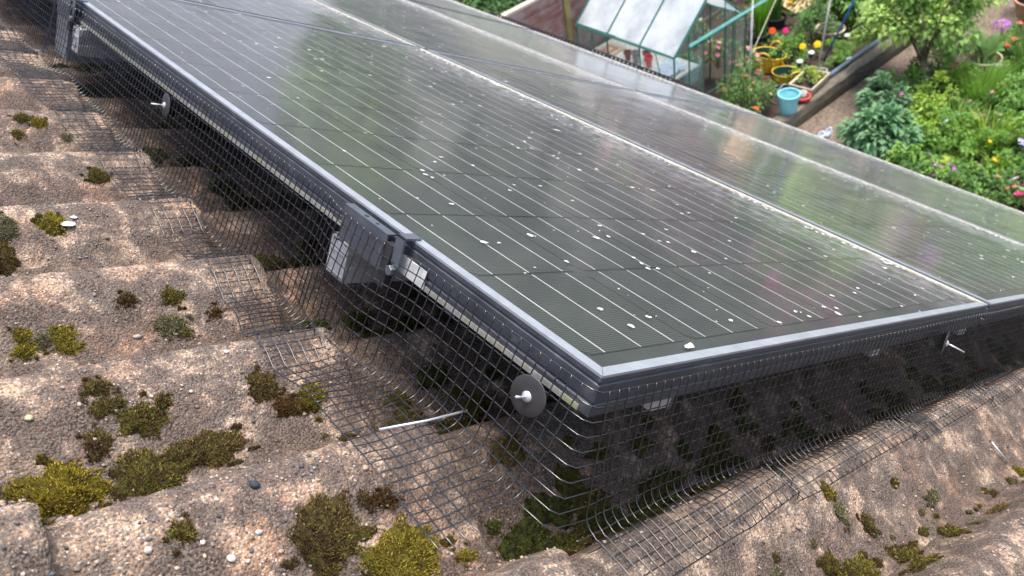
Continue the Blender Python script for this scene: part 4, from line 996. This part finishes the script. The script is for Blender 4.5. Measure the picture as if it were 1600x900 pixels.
rosette((0, 0, 0), .1, 7, .52, .17, (.12, .23, .06), 'tmp', rise=1.6, seed=12, single=True)
tmp = [o for o in bpy.data.objects if o.get('label') == 'tmp'][0]
for ch in list(tmp.children): ch.parent = cn
bpy.data.objects.remove(tmp)
pot('plant_pot', (12.02, 4.08, B1 + .25), .17, .23, .26, plain('pink_terracotta', (.55, .30, .20), .8, 0, .2), 'pinkish terracotta pot cut by the right edge of the view', 'pot')
bush((11.95, 4.0, B1 + .45), .22, .25, .16, 300, .06, .04, MG, LG, 'leafy plant in the pinkish terracotta pot', clumps=8, cat='plant')
for (x, y, z, R_2, c, lab, n_) in [(11.75, 3.72, .46, .19, (.62, .22, .72), 'large rounded mauve phlox head at the right', 190), (11.1, 4.05, .50, .11, (.62, .24, .68), 'smaller mauve flower head beside the canna leaves', 50)]:
    p = plant('phlox', (x, y, B1), lab, 'flower'); mb = MB(); r = random.Random(int(x * 10)); floret_head(mb, Vector((0, 0, z)), R_2, n_, c, r, .026); mb.build('flower_head', M_PETAL, p)
    mb = MB(); mb.tube([(0, 0, 0), (0, 0, z)], .006, 6); mb.build('stem', M_STEM, p); mb = MB(); crown(mb, (0, 0, z * .5), .15, .15, .2, 120, .08, .025, MG, LG, r, 6); mb.build('leaves', M_LEAF, p)
bush((11.3, 3.85, B1), .36, .26, .22, 380, .05, .03, MG, DG, 'red busy lizzies below the mauve phlox', clumps=12, flw=[((.80, .12, .10), 16, .032), ((.85, .38, .36), 10, .03)], cat='flowers')
bush((12.25, 3.95, B1), .36, .3, .30, 420, .05, .03, LG, MG, 'red and salmon geraniums behind the mauve phlox', clumps=12, flw=[((.78, .14, .10), 16, .036), ((.85, .40, .38), 8, .032)], cat='flowers')
bush((12.6, 4.35, B1), .34, .3, .36, 420, .06, .03, LG, MG, 'purple flowered plant at the far end of the right bed', clumps=12, flw=[((.52, .36, .68), 22, .026)], cat='flowers')
bush((10.25, 4.15, B1), .22, .2, .16, 220, .045, .03, MG, DG, 'dark leafed plant with crimson flowers behind the tree trunk', clumps=8, flw=[((.70, .05, .20), 7, .035), ((.75, .2, .15), 4, .025)], cat='flowers')
pot('black_pot', (10.05, 4.18, B1), .09, .12, .13, M_BLACK, 'black plastic pot behind the tree trunk by the path', 'pot')
def solar_light(x, y, z, h, lab):
    p = root('garden_light', (x, y, z), lab, 'light', 'white domed solar garden lights'); mb = MB(); mb.lathe([(.0001, h + .03), (.035, h + .022), (.05, h + .004), (.05, h - .004), (.0001, h - .006)], 20); mb.build('dome', M_WHITE, p, True)
    mb = MB(); mb.tube([(0, 0, 0), (0, 0, h)], .006, 6); mb.lathe([(.03, h - .06), (.04, h - .006)], 16); mb.build('stake', M_BLACK, p); return p
solar_light(9.78, 4.32, B1, .24, 'white domed light right of the tree trunk'); solar_light(10.45, 3.70, B1, .30, 'white topped light in front of the canna pot')
solar_light(10.35, 5.88, B2, .12, 'white domed light beyond the blue cane, left of a pair'); solar_light(10.62, 5.82, B2, .14, 'right one of the pair of white domed lights beyond the blue cane'); solar_light(9.78, 5.48, B2, .12, 'small white globe light close to the blue grey edging strip')
solar_light(9.28, 5.95, B2, .16, 'dark bodied light with a white top left of the white cane'); solar_light(9.55, 5.95, B2, .18, 'dark bodied light just left of the blue cane foot')
p = root('garden_ornament', (10.0, 3.30, B1), 'pale weathered stone figure ornament standing among the grasses', 'ornament'); mb = MB(); mb.lathe([(.0001, 0), (.06, 0), (.05, .06), (.035, .14), (.05, .22), (.03, .27), (.04, .31), (.0001, .36)], 14); mb.build('body', M_STONE, p, True); mb = MB(); mb.box((-.07, -.07, -.02), (.07, .07, .01)); mb.build('plinth', M_STONE, p)
# striped trainer shoes by the path edge
M_SHOE = NT('striped_canvas'); wv = M_SHOE.n('TexWave', bands_direction='X'); wv.inputs['Scale'].default_value = 16; M_SHOE.l(M_SHOE.coord(), wv.inputs[0]); M_SHOE.l(M_SHOE.ramp(wv.outputs['Fac'], [(.45, (.75, .76, .78)), (.55, (.16, .22, .33))]), M_SHOE.b.inputs[0])
for i, (dx, lab) in enumerate([(0, 'white and blue striped shoe at the roof edge, left one'), (.13, 'white and blue striped shoe at the roof edge, right one')]):
    p = root('shoe', (8.16 + dx, 4.80 - dx * .2, GZ), lab, 'shoe', None, .3); mb = MB(); mb.lathe([(.0001, .012), (.042, .012), (.046, .05), (.036, .09), (.030, .085), (.034, .05), (.0001, .03)], 16, 0, Matrix.Diagonal((2.6, 1, 1.1, 1))); mb.build('upper', M_SHOE.m, p, True); mb = MB(); mb.lathe([(.0001, 0), (.048, 0), (.048, .014), (.0001, .014)], 16, 0, Matrix.Diagonal((2.6, 1, 1, 1))); mb.build('sole', M_WHITE, p)

# ---------------- raised bed things
def cane(a, b, r_, mat, lab, name='garden_cane'):
    mb = MB(); mb.tube([a, ((a[0] + b[0]) / 2, (a[1] + b[1]) / 2, (a[2] + b[2]) / 2), b], r_, 8); return tag(mb.build(name, mat, None, True), lab, 'cane')
cane((9.28, 5.66, B2 - .05), (9.42, 5.62, B2 + 1.5), .013, plain('white_cane', (.62, .60, .54), .6), 'pale upright cane in the raised bed')
cane((9.72, 5.86, B2 - .05), (10.05, 5.50, B2 + 1.3), .014, plain('blue_cane', (.02, .12, .42), .4), 'bright blue leaning cane in the raised bed')
cane((10.70, 5.86, B2 - .05), (10.95, 5.55, B2 + 1.2), .010, plain('teal_cane', (.13, .38, .33), .4), 'thin teal leaning cane behind the bright blue one')
cane((8.22, 6.02, GZ), (8.22, 6.02, GZ + 1.75), .013, plain('grey_pole', (.60, .62, .60), .5), 'pale grey pole in front of the greenhouse door')
cane((7.9, 5.98, -5.45), (10.4, 7.05, -5.1), .007, plain('bamboo', (.40, .36, .27), .7), 'long thin bamboo pole lying across toward the yellow flowers')
for i, (x, y, h, lab) in enumerate([(9.72, 6.98, .78, 'tall bright green rush like plant in a black pot by the greenhouse'), (10.28, 7.12, .66, 'second rush like plant in a black pot, behind the first')]):
    pot('black_pot', (x, y, B2 - .1), .14, .17, .26, M_BLACK, ['black pot with the taller green rush by the greenhouse', 'black pot with the shorter green rush, farther back'][i], 'pot'); tuft((x, y, B2 + .12), .10, h, 150, .018, [(.14, .33, .03), (.12, .25, .05)][i], lab, 'rush_plant', .28)
def trug(loc, R, h, tiltx, lab, mat=M_YEL):
    p = root('trug', loc, lab, 'trug', 'yellow rubber trugs'); p.rotation_euler = tiltx
    mb = MB(); mb.lathe([(R * .7, 0), (R * .85, h * .5), (R, h)], 30); mb.lathe([(.0001, 0), (R * .7, 0)], 30); mb.lathe([(R, h), (R * 1.06, h + .004), (R * 1.05, h - .012), (R * 1.0, h - .016)], 30); mb.build('body', mat, p, True)
    mb = MB(); mb.lathe([(R * .985, h - .004), (R * .84, h * .5), (R * .68, .01), (.0001, .01)], 30); mb.build('inside', M_DKG, p, True)
    for s in (1, -1):
        mb = MB(); mb.tube([(s * (R + .0), -.09, h - .01), (s * (R + .05), -.06, h + .07), (s * (R + .06), 0, h + .09), (s * (R + .05), .06, h + .07), (s * (R + .0), .09, h - .01)], .013, 8); mb.build('handle', mat, p, True)
    return p
trug((9.12, 6.42, B2 - .12), .23, .34, (.12, .16, .3), 'yellow flexible trug with a dark green inside, lying tilted toward the roof')
trug((8.98, 5.98, B2 - .16), .19, .28, (.1, .05, 1.2), 'second yellow trug behind the black bucket')
bb = pot('bucket', (8.62, 5.72, B2 - .14), .12, .16, .26, M_BLACK, 'black builder bucket with a white handle behind the turquoise bucket', 'bucket', fill=False); bb.rotation_euler = (.15, -.5, 0)
mb = MB(); mb.tube([(.17 * math.cos(a), .02, .24 + .16 * math.sin(a)) for a in [math.pi * i / 12 for i in range(13)]], .004, 6); mb.build('handle', M_WHITE, bb, True)
pot('bowl_planter', (10.42, 6.22, B2 - .02), .15, .21, .15, M_CREAM, 'round cream bowl behind the bright blue cane', 'bowl')
pot('plastic_pot', (9.35, 5.62, B2), .05, .07, .09, plain('grey_plastic', (.30, .36, .38), .5), 'small grey pot at the foot of the pale cane', 'pot')
bush((7.95, 5.86, GZ + .05), .42, .34, .42, 1500, .055, .032, MG, (.09, .15, .04), 'dense shrub with small red flowers between the greenhouse and the turquoise bucket', 'flowering_shrub', 30, [((.82, .11, .04), 7, .045), ((.8, .3, .3), 4, .02), ((.85, .7, .5), 6, .015)])
bush((8.55, 6.32, GZ + .1), .24, .2, .30, 380, .055, .035, MG, LG, 'pink geranium at the greenhouse corner', 'geranium', 10, [((.82, .32, .45), 30, .036)])
bush((9.50, 6.25, B2 - .05), .34, .28, .18, 620, .05, .035, MG, LG, 'leafy bedding plants around the marigolds', clumps=16, cat='plant')
bush((9.05, 5.75, B2 - .05), .28, .16, .14, 320, .05, .03, LG, MG, 'low seedlings behind the cream planter', clumps=10, cat='plant')
for (x, y, c, lab, R2) in [(9.58, 6.12, (.85, .60, .02), 'left yellow marigold head', .055), (9.74, 5.98, (.85, .60, .02), 'right and larger yellow marigold head', .062), (9.78, 6.30, (.80, .03, .18), 'crimson bloom above the left marigold', .04), (9.86, 6.62, (.82, .04, .28), 'pink rose bloom left of the marigolds', .05), (9.75, 6.78, (.85, .15, .03), 'orange red bloom farthest left of the marigolds', .06)]:
    p = plant('flower', (x, y, B2), lab, 'flower', 'single blooms in the raised bed'); mb = MB(); r = random.Random(int(x * 100)); 
    for q in range(3): flower(mb, Vector((0, 0, .22 + .012 * q)), R2 * (1 - .25 * q), c, r, 9, Vector((-.5, -.2, .8)), None)
    mb.build('petals', M_PETAL, p); mb = MB(); mb.tube([(0, 0, 0), (0, 0, .22)], .005, 6); mb.build('stem', M_STEM, p); mb = MB(); crown(mb, (0, 0, .1), .08, .08, .08, 40, .05, .025, MG, LG, r, 4); mb.build('leaves', M_LEAF, p)
bush((9.85, 5.72, B2), .32, .2, .15, 900, .05, .018, (.12, .27, .05), LG, 'feathery bright green carrots like plant inside the edging strip', clumps=18, flw=[((.7, .2, .45), 2, .025)], cat='plant')
bush((10.1, 6.3, B2), .34, .34, .30, 900, .06, .03, MG, (.10, .17, .07), 'tomato like leafy plant behind the pale cane', clumps=18, cat='plant')
bush((10.6, 6.75, B2), .36, .28, .34, 500, .07, .035, (.24, .28, .05), (.16, .2, .05), 'plant with many yellow orange lily flowers', 'lily_plant', 12, [((.85, .48, .03), 46, .042)])
tuft((10.75, 5.68, B2), .16, .34, 70, .026, YG, 'lime green day lily leaves at the far end of the edging strip', lean=.6)
for i, (x, y, z_, R1, lab) in enumerate([(11.3, 6.3, .4, .62, 'broad leaved bean plants behind the raised bed'), (12.1, 6.0, .45, .7, 'light green potato plants at the top of the view'), (12.3, 6.9, .5, .7, 'leafy vegetables at the back of the raised bed'), (11.6, 5.75, .35, .5, 'lush low shrub left of the small tree'), (13.2, 6.2, .55, .8, 'tall greenery beyond the raised bed')]):
    bush((x, y, B2 - .05), R1, R1 * .8, z_, 1300, .11, .075, (.14, .26, .05), MG, lab, clumps=24, cat='plant')
p = root('compost_bag', (10.95, 7.35, B2 - .1), 'yellow and blue plastic compost bag lying on tan sacking', 'bag', None, .4); mb = MB()
nb_ = 12
for i in range(nb_ + 1):
    for j in range(nb_ + 1):
        x, y = (i / nb_ - .5) * .7, (j / nb_ - .5) * .42; h = .13 * (max(0, 1 - (2 * abs(i / nb_ - .5)) ** 3) * max(0, 1 - (2 * abs(j / nb_ - .5)) ** 3)) ** .6; mb.v.append((x, y, h + .012 * noise.noise(Vector((x * 8, y * 8, 1)))))
for i in range(nb_):
    for j in range(nb_): mb.f.append((i * 13 + j, (i + 1) * 13 + j, (i + 1) * 13 + j + 1, i * 13 + j + 1)); mb.m.append(0 if j > 3 else 1)
mb.build('sack', [M_YEL, plain('blue_print', (.05, .16, .3), .5)], p, True)
mb = MB(); r = random.Random(2)
for i in range(10):
    for j in range(10): mb.v.append((10.7 + i * .14, 6.95 + j * .12, B2 + .02 + .07 * (1 + noise.noise(Vector((i * .5, j * .5, 2))))))
for i in range(9):
    for j in range(9): mb.f.append((i * 10 + j, (i + 1) * 10 + j, (i + 1) * 10 + j + 1, i * 10 + j + 1)); mb.m.append(0)
tag(mb.build('sacking', plain('tan_sacking', (.50, .35, .2), .9, 0, .2, 6), None, True), 'crumpled tan sacking under the compost bag', 'sacking')
# pile of lilac cushions under the greenhouse door
mb = MB(); r = random.Random(6)
for i in range(9): mb.lathe([(.0001, .05), (.05, .045), (.085, .02), (.09, 0), (.085, -.02), (.0001, -.04)], 14, 0, Matrix.Translation((7.95 + r.uniform(-.14, .14), 6.12 + r.uniform(-.16, .2), GZ + .06 + .03 * (i // 3))))
tag(mb.build('hydrangea_heads', plain('lilac_grey', (.46, .38, .42), .8, 0, .12, 30), None, True), 'dull lilac rounded flower heads at the foot of the greenhouse', 'flowers')

# ---------------- greenhouse
GX0, GX1, GY0, GY1, EZ, RZ = 6.98, 8.42, 6.27, 8.10, -4.70, -4.08
M_GRN = plain('green_aluminium', (.022, .13, .10), .42, .1, .15, 10); M_GP = clear_glass('greenhouse_glass', (.95, .98, .98), .03); M_ROOFG = whitewash()
gh = root('greenhouse', (GX0, GY0, GZ), 'small green framed glass greenhouse with an open sliding door beyond the far panel edge', 'greenhouse')
W_, D_ = GX1 - GX0, GY1 - GY0; eh, rh = EZ - GZ, RZ - GZ; t = .016
def bar(a, b, r_=.016, mat=M_GRN, name='frame_bar', par=gh):
    mb = MB(); mb.tube([a, b], r_, 4); return mb.build(name, mat, par)
for y in [0, D_ / 3, 2 * D_ / 3, D_]:
    bar((0, y, 0), (0, y, eh)); bar((W_, y, 0), (W_, y, eh)); bar((0, y, eh), (W_ / 2, y, rh), .013 if 0 < y < D_ else .02); bar((W_, y, eh), (W_ / 2, y, rh), .013)
for x, z in ((0, eh), (W_, eh), (0, .03), (W_, .03)): bar((x, -.01, z), (x, D_ + .01, z), .022 if z > 1 else .016)
bar((W_ / 2, 0, rh), (W_ / 2, D_, rh), .02)
for y in (0, D_):
    bar((0, y, .03), (W_, y, .03)); bar((0, y, eh), (W_, y, eh), .012)
    for x in (.28, .56, 1.0, 1.22): bar((x, y, 0), (x, y, eh + (rh - eh) * (1 - abs(x - W_ / 2) / (W_ / 2))), .010)
for y0_, y1_ in ((.05, .32), (D_ - .05, D_ - .32)): bar((0, y0_, .1), (0, y1_, eh - .02), .009)
def pane(pts, mat, name='pane'): 
    mb = MB(); q = [Vector(x) for x in pts]; nn = (q[1] - q[0]).cross(q[2] - q[0]).normalized() * .003
    k_ = len(q); mb.add([tuple(x) for x in q] + [tuple(x + nn) for x in q], [tuple(range(k_))[::-1], tuple(range(k_, 2 * k_))] + [(i, (i + 1) % k_, k_ + (i + 1) % k_, k_ + i) for i in range(k_)]); mb.build(name, mat, gh)
for i in range(3):
    y0_, y1_ = D_ * i / 3 + .016, D_ * (i + 1) / 3 - .016
    for s, x0_ in ((1, .02), (-1, W_ - .02)):
        f_ = lambda t_: x0_ + s * t_ * (W_ / 2 - .03)
        pane([(f_(0), y0_, eh + .02), (f_(1), y0_, rh - .01), (f_(1), y1_, rh - .01), (f_(0), y1_, eh + .02)], M_ROOFG, 'roof_pane')
        pane([(x0_ - s * .02, y0_, .05), (x0_ - s * .02, y0_, eh - .02), (x0_ - s * .02, y1_, eh - .02), (x0_ - s * .02, y1_, .05)], M_GP)
for x0_, x1_ in ((.02, .27), (.29, .55), (1.01, 1.21), (1.23, W_ - .02)):
    hh = lambda x: eh + (rh - eh) * (1 - abs(x - W_ / 2) / (W_ / 2)) - .02
    pane([(x0_, 0, .05), (x1_, 0, .05), (x1_, 0, hh(x1_)), (x0_, 0, hh(x0_))], M_GP)
pane([(.02, D_, .05), (W_ - .02, D_, .05), (W_ - .02, D_, eh), (W_ / 2, D_, rh - .02), (.02, D_, eh)], M_GP)
bar((.18, -.09, eh + .11), (1.9, -.09, eh + .11), .026, plain('pale_green_rail', (.10, .30, .27), .4), 'door_track')
for x in (.22, .50): bar((x, -.06, .06), (x, -.06, eh + .1), .014, M_GRN, 'door_stile')
for z in (.08, .62, eh + .05): bar((.22, -.06, z), (.50, -.06, z), .014, M_GRN, 'door_rail')
for x in (.97, 1.12): bar((x, -.04, .06), (x, -.04, eh + .1), .014, M_GRN, 'door_stile')
bar((.56, -.02, .5), (1.0, -.02, .5), .012, M_GRN, 'door_rail')
pane([(.24, -.06, .1), (.48, -.06, .1), (.48, -.06, eh), (.24, -.06, eh)], M_GP, 'door_pane')
# staging and things inside
st = root('staging', (7.05, 6.45, GZ), 'slatted white topped bench inside the greenhouse along the front glass', 'bench'); mb = MB(); mb.box((0, 0, .82), (.62, 1.58, .845)); mb.build('top', plain('bench_cream', (.80, .75, .66), .7), st)
for (x, y) in ((.03, .03), (.47, .03), (.03, 1.55), (.47, 1.55)): mb = MB(); mb.box((x - .015, y - .015, 0), (x + .015, y + .015, .82)); mb.build('leg', M_ALU, st)
mb = MB(); mb.box((7.12, 7.62, GZ + .847), (7.46, 7.95, GZ + .87)); o = mb.build('tray', [M_CREAM]); tag(o, 'cream tray with a red printed pattern on the greenhouse bench', 'tray')
mb = MB(); mb.box((7.19, 7.69, GZ + .871), (7.39, 7.88, GZ + .874)); mb.box((7.24, 7.74, GZ + .8745), (7.34, 7.83, GZ + .877), 1); o = mb.build('seed_packet', [plain('faded_red', (.55, .20, .14), .7), M_CREAM]); tag(o, 'faded red printed card lying on the cream tray', 'card')
for i, (y, x, c, h, lab) in enumerate([(7.38, 7.25, (.3, .06, .04), .12, 'dark red jar on the greenhouse bench'), (7.20, 7.22, (.28, .27, .26), .18, 'grey glass jar on the greenhouse bench'), (7.12, 7.36, (.35, .05, .05), .14, 'maroon jar behind the grey one on the bench'), (6.98, 7.25, (.75, .02, .04), .16, 'bright red pot on the greenhouse bench')]):
    pot('jar', (x, y, GZ + .847), .035, .05, h, plain('jar_%d' % i, c, .4), lab, 'jar', fill=False, n=16, wall=.004)
r = random.Random(31); mb = MB()
for i in range(14):
    for j in range(10): mb.v.append((7.10 + i * .03, 6.50 + j * .033, GZ + .855 + .05 * (1 + noise.noise(Vector((i * .6, j * .6, 5))))))
for i in range(13):
    for j in range(9): mb.f.append((i * 10 + j, (i + 1) * 10 + j, (i + 1) * 10 + j + 1, i * 10 + j + 1)); mb.m.append(0)
tag(mb.build('plastic_bag', plain('pale_blue_film', (.60, .68, .76), .35), None, True), 'crumpled pale blue plastic bag on the near end of the bench', 'bag')
pot('bucket', (7.95, 6.85, GZ + .35), .10, .14, .26, plain('pale_teal', (.30, .52, .50), .5), 'pale green tub of plants just inside the greenhouse door', 'tub')
bush((7.95, 6.85, GZ + .5), .16, .16, .12, 160, .05, .03, MG, YG, 'seedlings growing in the pale green tub inside the door', clumps=6, cat='plant')
for (x, y, z, c, lab) in [(8.5, 6.8, .3, (.70, .25, .35), 'pink flowering plant inside the greenhouse'), (8.6, 7.3, .5, (.7, .6, .5), 'pale flowers at the back of the greenhouse'), (8.35, 7.7, .6, (.6, .3, .35), 'dusky pink plant at the far corner of the greenhouse')]:
    bush((x, y, GZ + z), .22, .22, .2, 200, .06, .035, DG, MG, lab, clumps=8, flw=[(c, 12, .04)], cat='plant')
mb = MB(); mb.lathe([(.0001, .30), (.10, .28), (.13, .15), (.12, .03), (.0001, 0)], 16, 0, Matrix.Translation((8.02, 7.35, GZ + .9))); tag(mb.build('pink_cushion', plain('dusty_pink', (.60, .42, .45), .9), None, True), 'dusty pink rounded bundle hanging inside the greenhouse', 'bundle')

# ---------------- boundary fence and hedge
k = NT('fence_boards'); v = k.coord('Object', (.6, 4, 6)); f = k.noise(v, 4, 6, .7); g = k.noise(k.coord('Object', (1, 1, 1)), 3, 4, .6)
c = k.ramp(f, [(.3, (.13, .06, .05)), (.5, (.24, .12, .10)), (.75, (.36, .22, .18))]); c = k.mix(k.ramp(g, [(.42, 0.0), (.62, .75)]), c, (.42, .33, .31)); k.l(c, k.b.inputs[0]); k.b.inputs['Roughness'].default_value = .9; M_FEN = k.m
M_POST = plain('mossy_post', (.26, .22, .08), .9, 0, .3, 6); M_CAP = plain('pale_capping', (.52, .44, .34), .9, 0, .25, 8)
fe = root('board_fence', (4.2, 8.28, GZ), 'reddish brown horizontal board fence with pale capping behind the greenhouse', 'fence'); r = random.Random(12)
for sct in range(6):
    x0_ = sct * 1.83 - .9
    for j in range(11):
        mb = MB(); z0_ = .12 + j * .155; d_ = r.uniform(0, .006); mb.box((x0_ + .04, -.012 - d_, z0_), (x0_ + 1.79, .008 - d_, z0_ + .148)); mb.build('board', M_FEN, fe)
    mb = MB(); mb.box((x0_ - .045, -.055, 0), (x0_ + .045, .04, 1.98)); mb.build('post', M_POST, fe)
    mb = MB(); mb.box((x0_ + .046, -.05, 1.83), (x0_ + 1.784, .04, 1.865)); mb.build('capping', M_CAP, fe)
def hedge(x0_, x1_, y0_, y1_, z1_, n, lab, col=DG, col2=MG, L=.12):
    p = plant('hedge', ((x0_ + x1_) / 2, (y0_ + y1_) / 2, GZ), lab, 'hedge'); mb = MB(); r = random.Random(int(x0_ * 7 + y0_)); hx, hy, hz = (x1_ - x0_) / 2, (y1_ - y0_) / 2, z1_ - GZ
    for _ in range(n):
        q = Vector((r.uniform(-hx, hx), r.uniform(-hy, hy), r.uniform(0, hz))); s_ = r.random()
        if s_ < .45: q.z = hz + .25 * noise.noise(Vector((q.x * 1.5, q.y * 1.5, 1))) - r.random() ** 2 * .25
        elif s_ < .8: q.y = -hy + .15 * noise.noise(Vector((q.x * 1.5, q.z * 1.5, 2))) + r.random() ** 2 * .2
        else: q.x = -hx + r.random() ** 2 * .2
        sh = .5 + noise.noise(q * 2.5); k_ = Vector(col).lerp(Vector(col2), min(1, max(0, sh))); leafq(mb, q, Vector((-.4, -.5, .5)) + rdir(r), L, L * .6, jit(k_, r))
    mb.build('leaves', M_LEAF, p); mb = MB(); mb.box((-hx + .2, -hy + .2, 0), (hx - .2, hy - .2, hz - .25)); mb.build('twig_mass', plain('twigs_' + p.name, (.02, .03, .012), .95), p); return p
hedge(3.5, 7.6, 8.45, 11.5, -4.25, 9000, 'dark green hedge beyond the fence at the top of the view', (.03, .09, .02), (.06, .15, .03))
# ---------------- what lies farther off (mirrored in the glass)
def far_tree(x, y, h, R1, col, col2, lab, n=1500, cat='tree'):
    p = plant('garden_tree', (x, y, GZ), lab, cat, 'trees beyond the garden'); r = random.Random(int(x * 13 + y)); mb = MB(); mb.tube([(0, 0, 0), (.1, 0, h * .35), (0, .1, h * .7)], .12, 7, radii=[.2, .14, .06])
    for i in range(6): a = i * 1.05; mb.tube([(0, 0, h * .35), (R1 * .5 * math.cos(a), R1 * .5 * math.sin(a), h * .65)], .05, 5, radii=[.07, .03])
    mb.build('trunk', M_BARK, p); mb = MB(); crown(mb, (0, 0, h * .62), R1, R1, h * .36, n, .42, .3, col, col2, r, 26, .42, .4); mb.build('crown', M_LEAF, p)
FT = [(17, 3.5, 3.2, 1.6), (20, 6.5, 5, 2.2), (16.5, 9.5, 3.6, 1.7), (23, 10.5, 6.5, 2.6), (19.5, 14, 5.2, 2.3), (15, 14.5, 4.2, 1.8), (27, 4, 7, 3), (13, 19, 5, 2.2), (17.5, 20, 6, 2.5), (9.5, 17.5, 3.2, 1.6), (30, 12, 8, 3.4), (26, 18, 7, 3)]
WH = ['small, at the end of the path', 'mid sized, straight down the garden', 'small, left of the path end', 'tall, far down the garden', 'mid sized, left of the garden axis', 'small, left behind the vegetables', 'large, far right of the path', 'mid sized, beyond the hedge', 'large, far left of the garden', 'small, just beyond the hedge', 'largest, farthest down the garden', 'large, far behind the left trees']
kinds = ['light green', 'mid green', 'dark green', 'lime green']
for i, (x, y, h, R1) in enumerate(FT):
    c1, c2 = [(LG, MG), (MG, DG), (DG, MG), (YG, LG)][i % 4]; far_tree(x, y, h, R1, c1, c2, '%s tree, %s, mirrored in the panels' % (kinds[i % 4], WH[i]))
for i, (x, y, c) in enumerate([(14.5, 6.6, (.75, .2, .45)), (15.5, 5.0, (.7, .1, .3)), (14.2, 9.0, (.6, .3, .6)), (12.2, 9.3, (.8, .4, .5)), (17, 7.0, (.8, .25, .45))]):
    bush((x, y, GZ), .9, .9, .8, 1100, .12, .08, LG, MG, 'flowering rhododendron like shrub %s' % ['with pink flowers where the path ends', 'with crimson flowers right of the path end', 'with mauve flowers left of the vegetables', 'with pale pink flowers by the far fence end', 'with deep pink flowers farthest down the garden'][i], clumps=20, flw=[(c, 90, .10)], group='far flowering shrubs', cat='shrub')
M_REND = plain('pale_render', (.74, .71, .68), .9, 0, .08, 2); M_RTILE = plain('far_roof_tiles', (.20, .12, .09), .9, 0, .2, 4)
def far_house(x, y, rz, lab):
    p = root('neighbour_house', (x, y, GZ), lab, 'house', None, rz); mb = MB(); mb.box((-4.6, -3.5, 0), (4.6, 3.5, 6.4)); mb.build('wall', M_REND, p)
    mb = MB(); mb.add([(-4.9, -3.9, 6.2), (4.9, -3.9, 6.2), (4.9, 3.9, 6.2), (-4.9, 3.9, 6.2), (-4.9, 0, 8.6), (4.9, 0, 8.6)], [(0, 1, 5, 4), (2, 3, 4, 5), (1, 2, 5), (3, 0, 4)]); mb.build('roof', M_RTILE, p)
    for wx in (-2.4, 0, 2.4):
        for wz in (.9, 3.2): mb = MB(); mb.box((wx - .6, -3.53, wz), (wx + .6, -3.46, wz + 1.2)); f_ = mb.build('window', M_WHITE, p); mb = MB(); mb.box((wx - .52, -3.56, wz + .08), (wx + .52, -3.531, wz + 1.12)); mb.build('pane', plain('window_glass_' + str(wx) + str(wz) + p.name, (.03, .035, .04), .1), f_)
far_house(2.6, 17.2, 0, 'pale rendered house with a brown tiled roof beyond the hedge'); far_house(20, 33, -.5, 'second pale rendered house farther to the right')
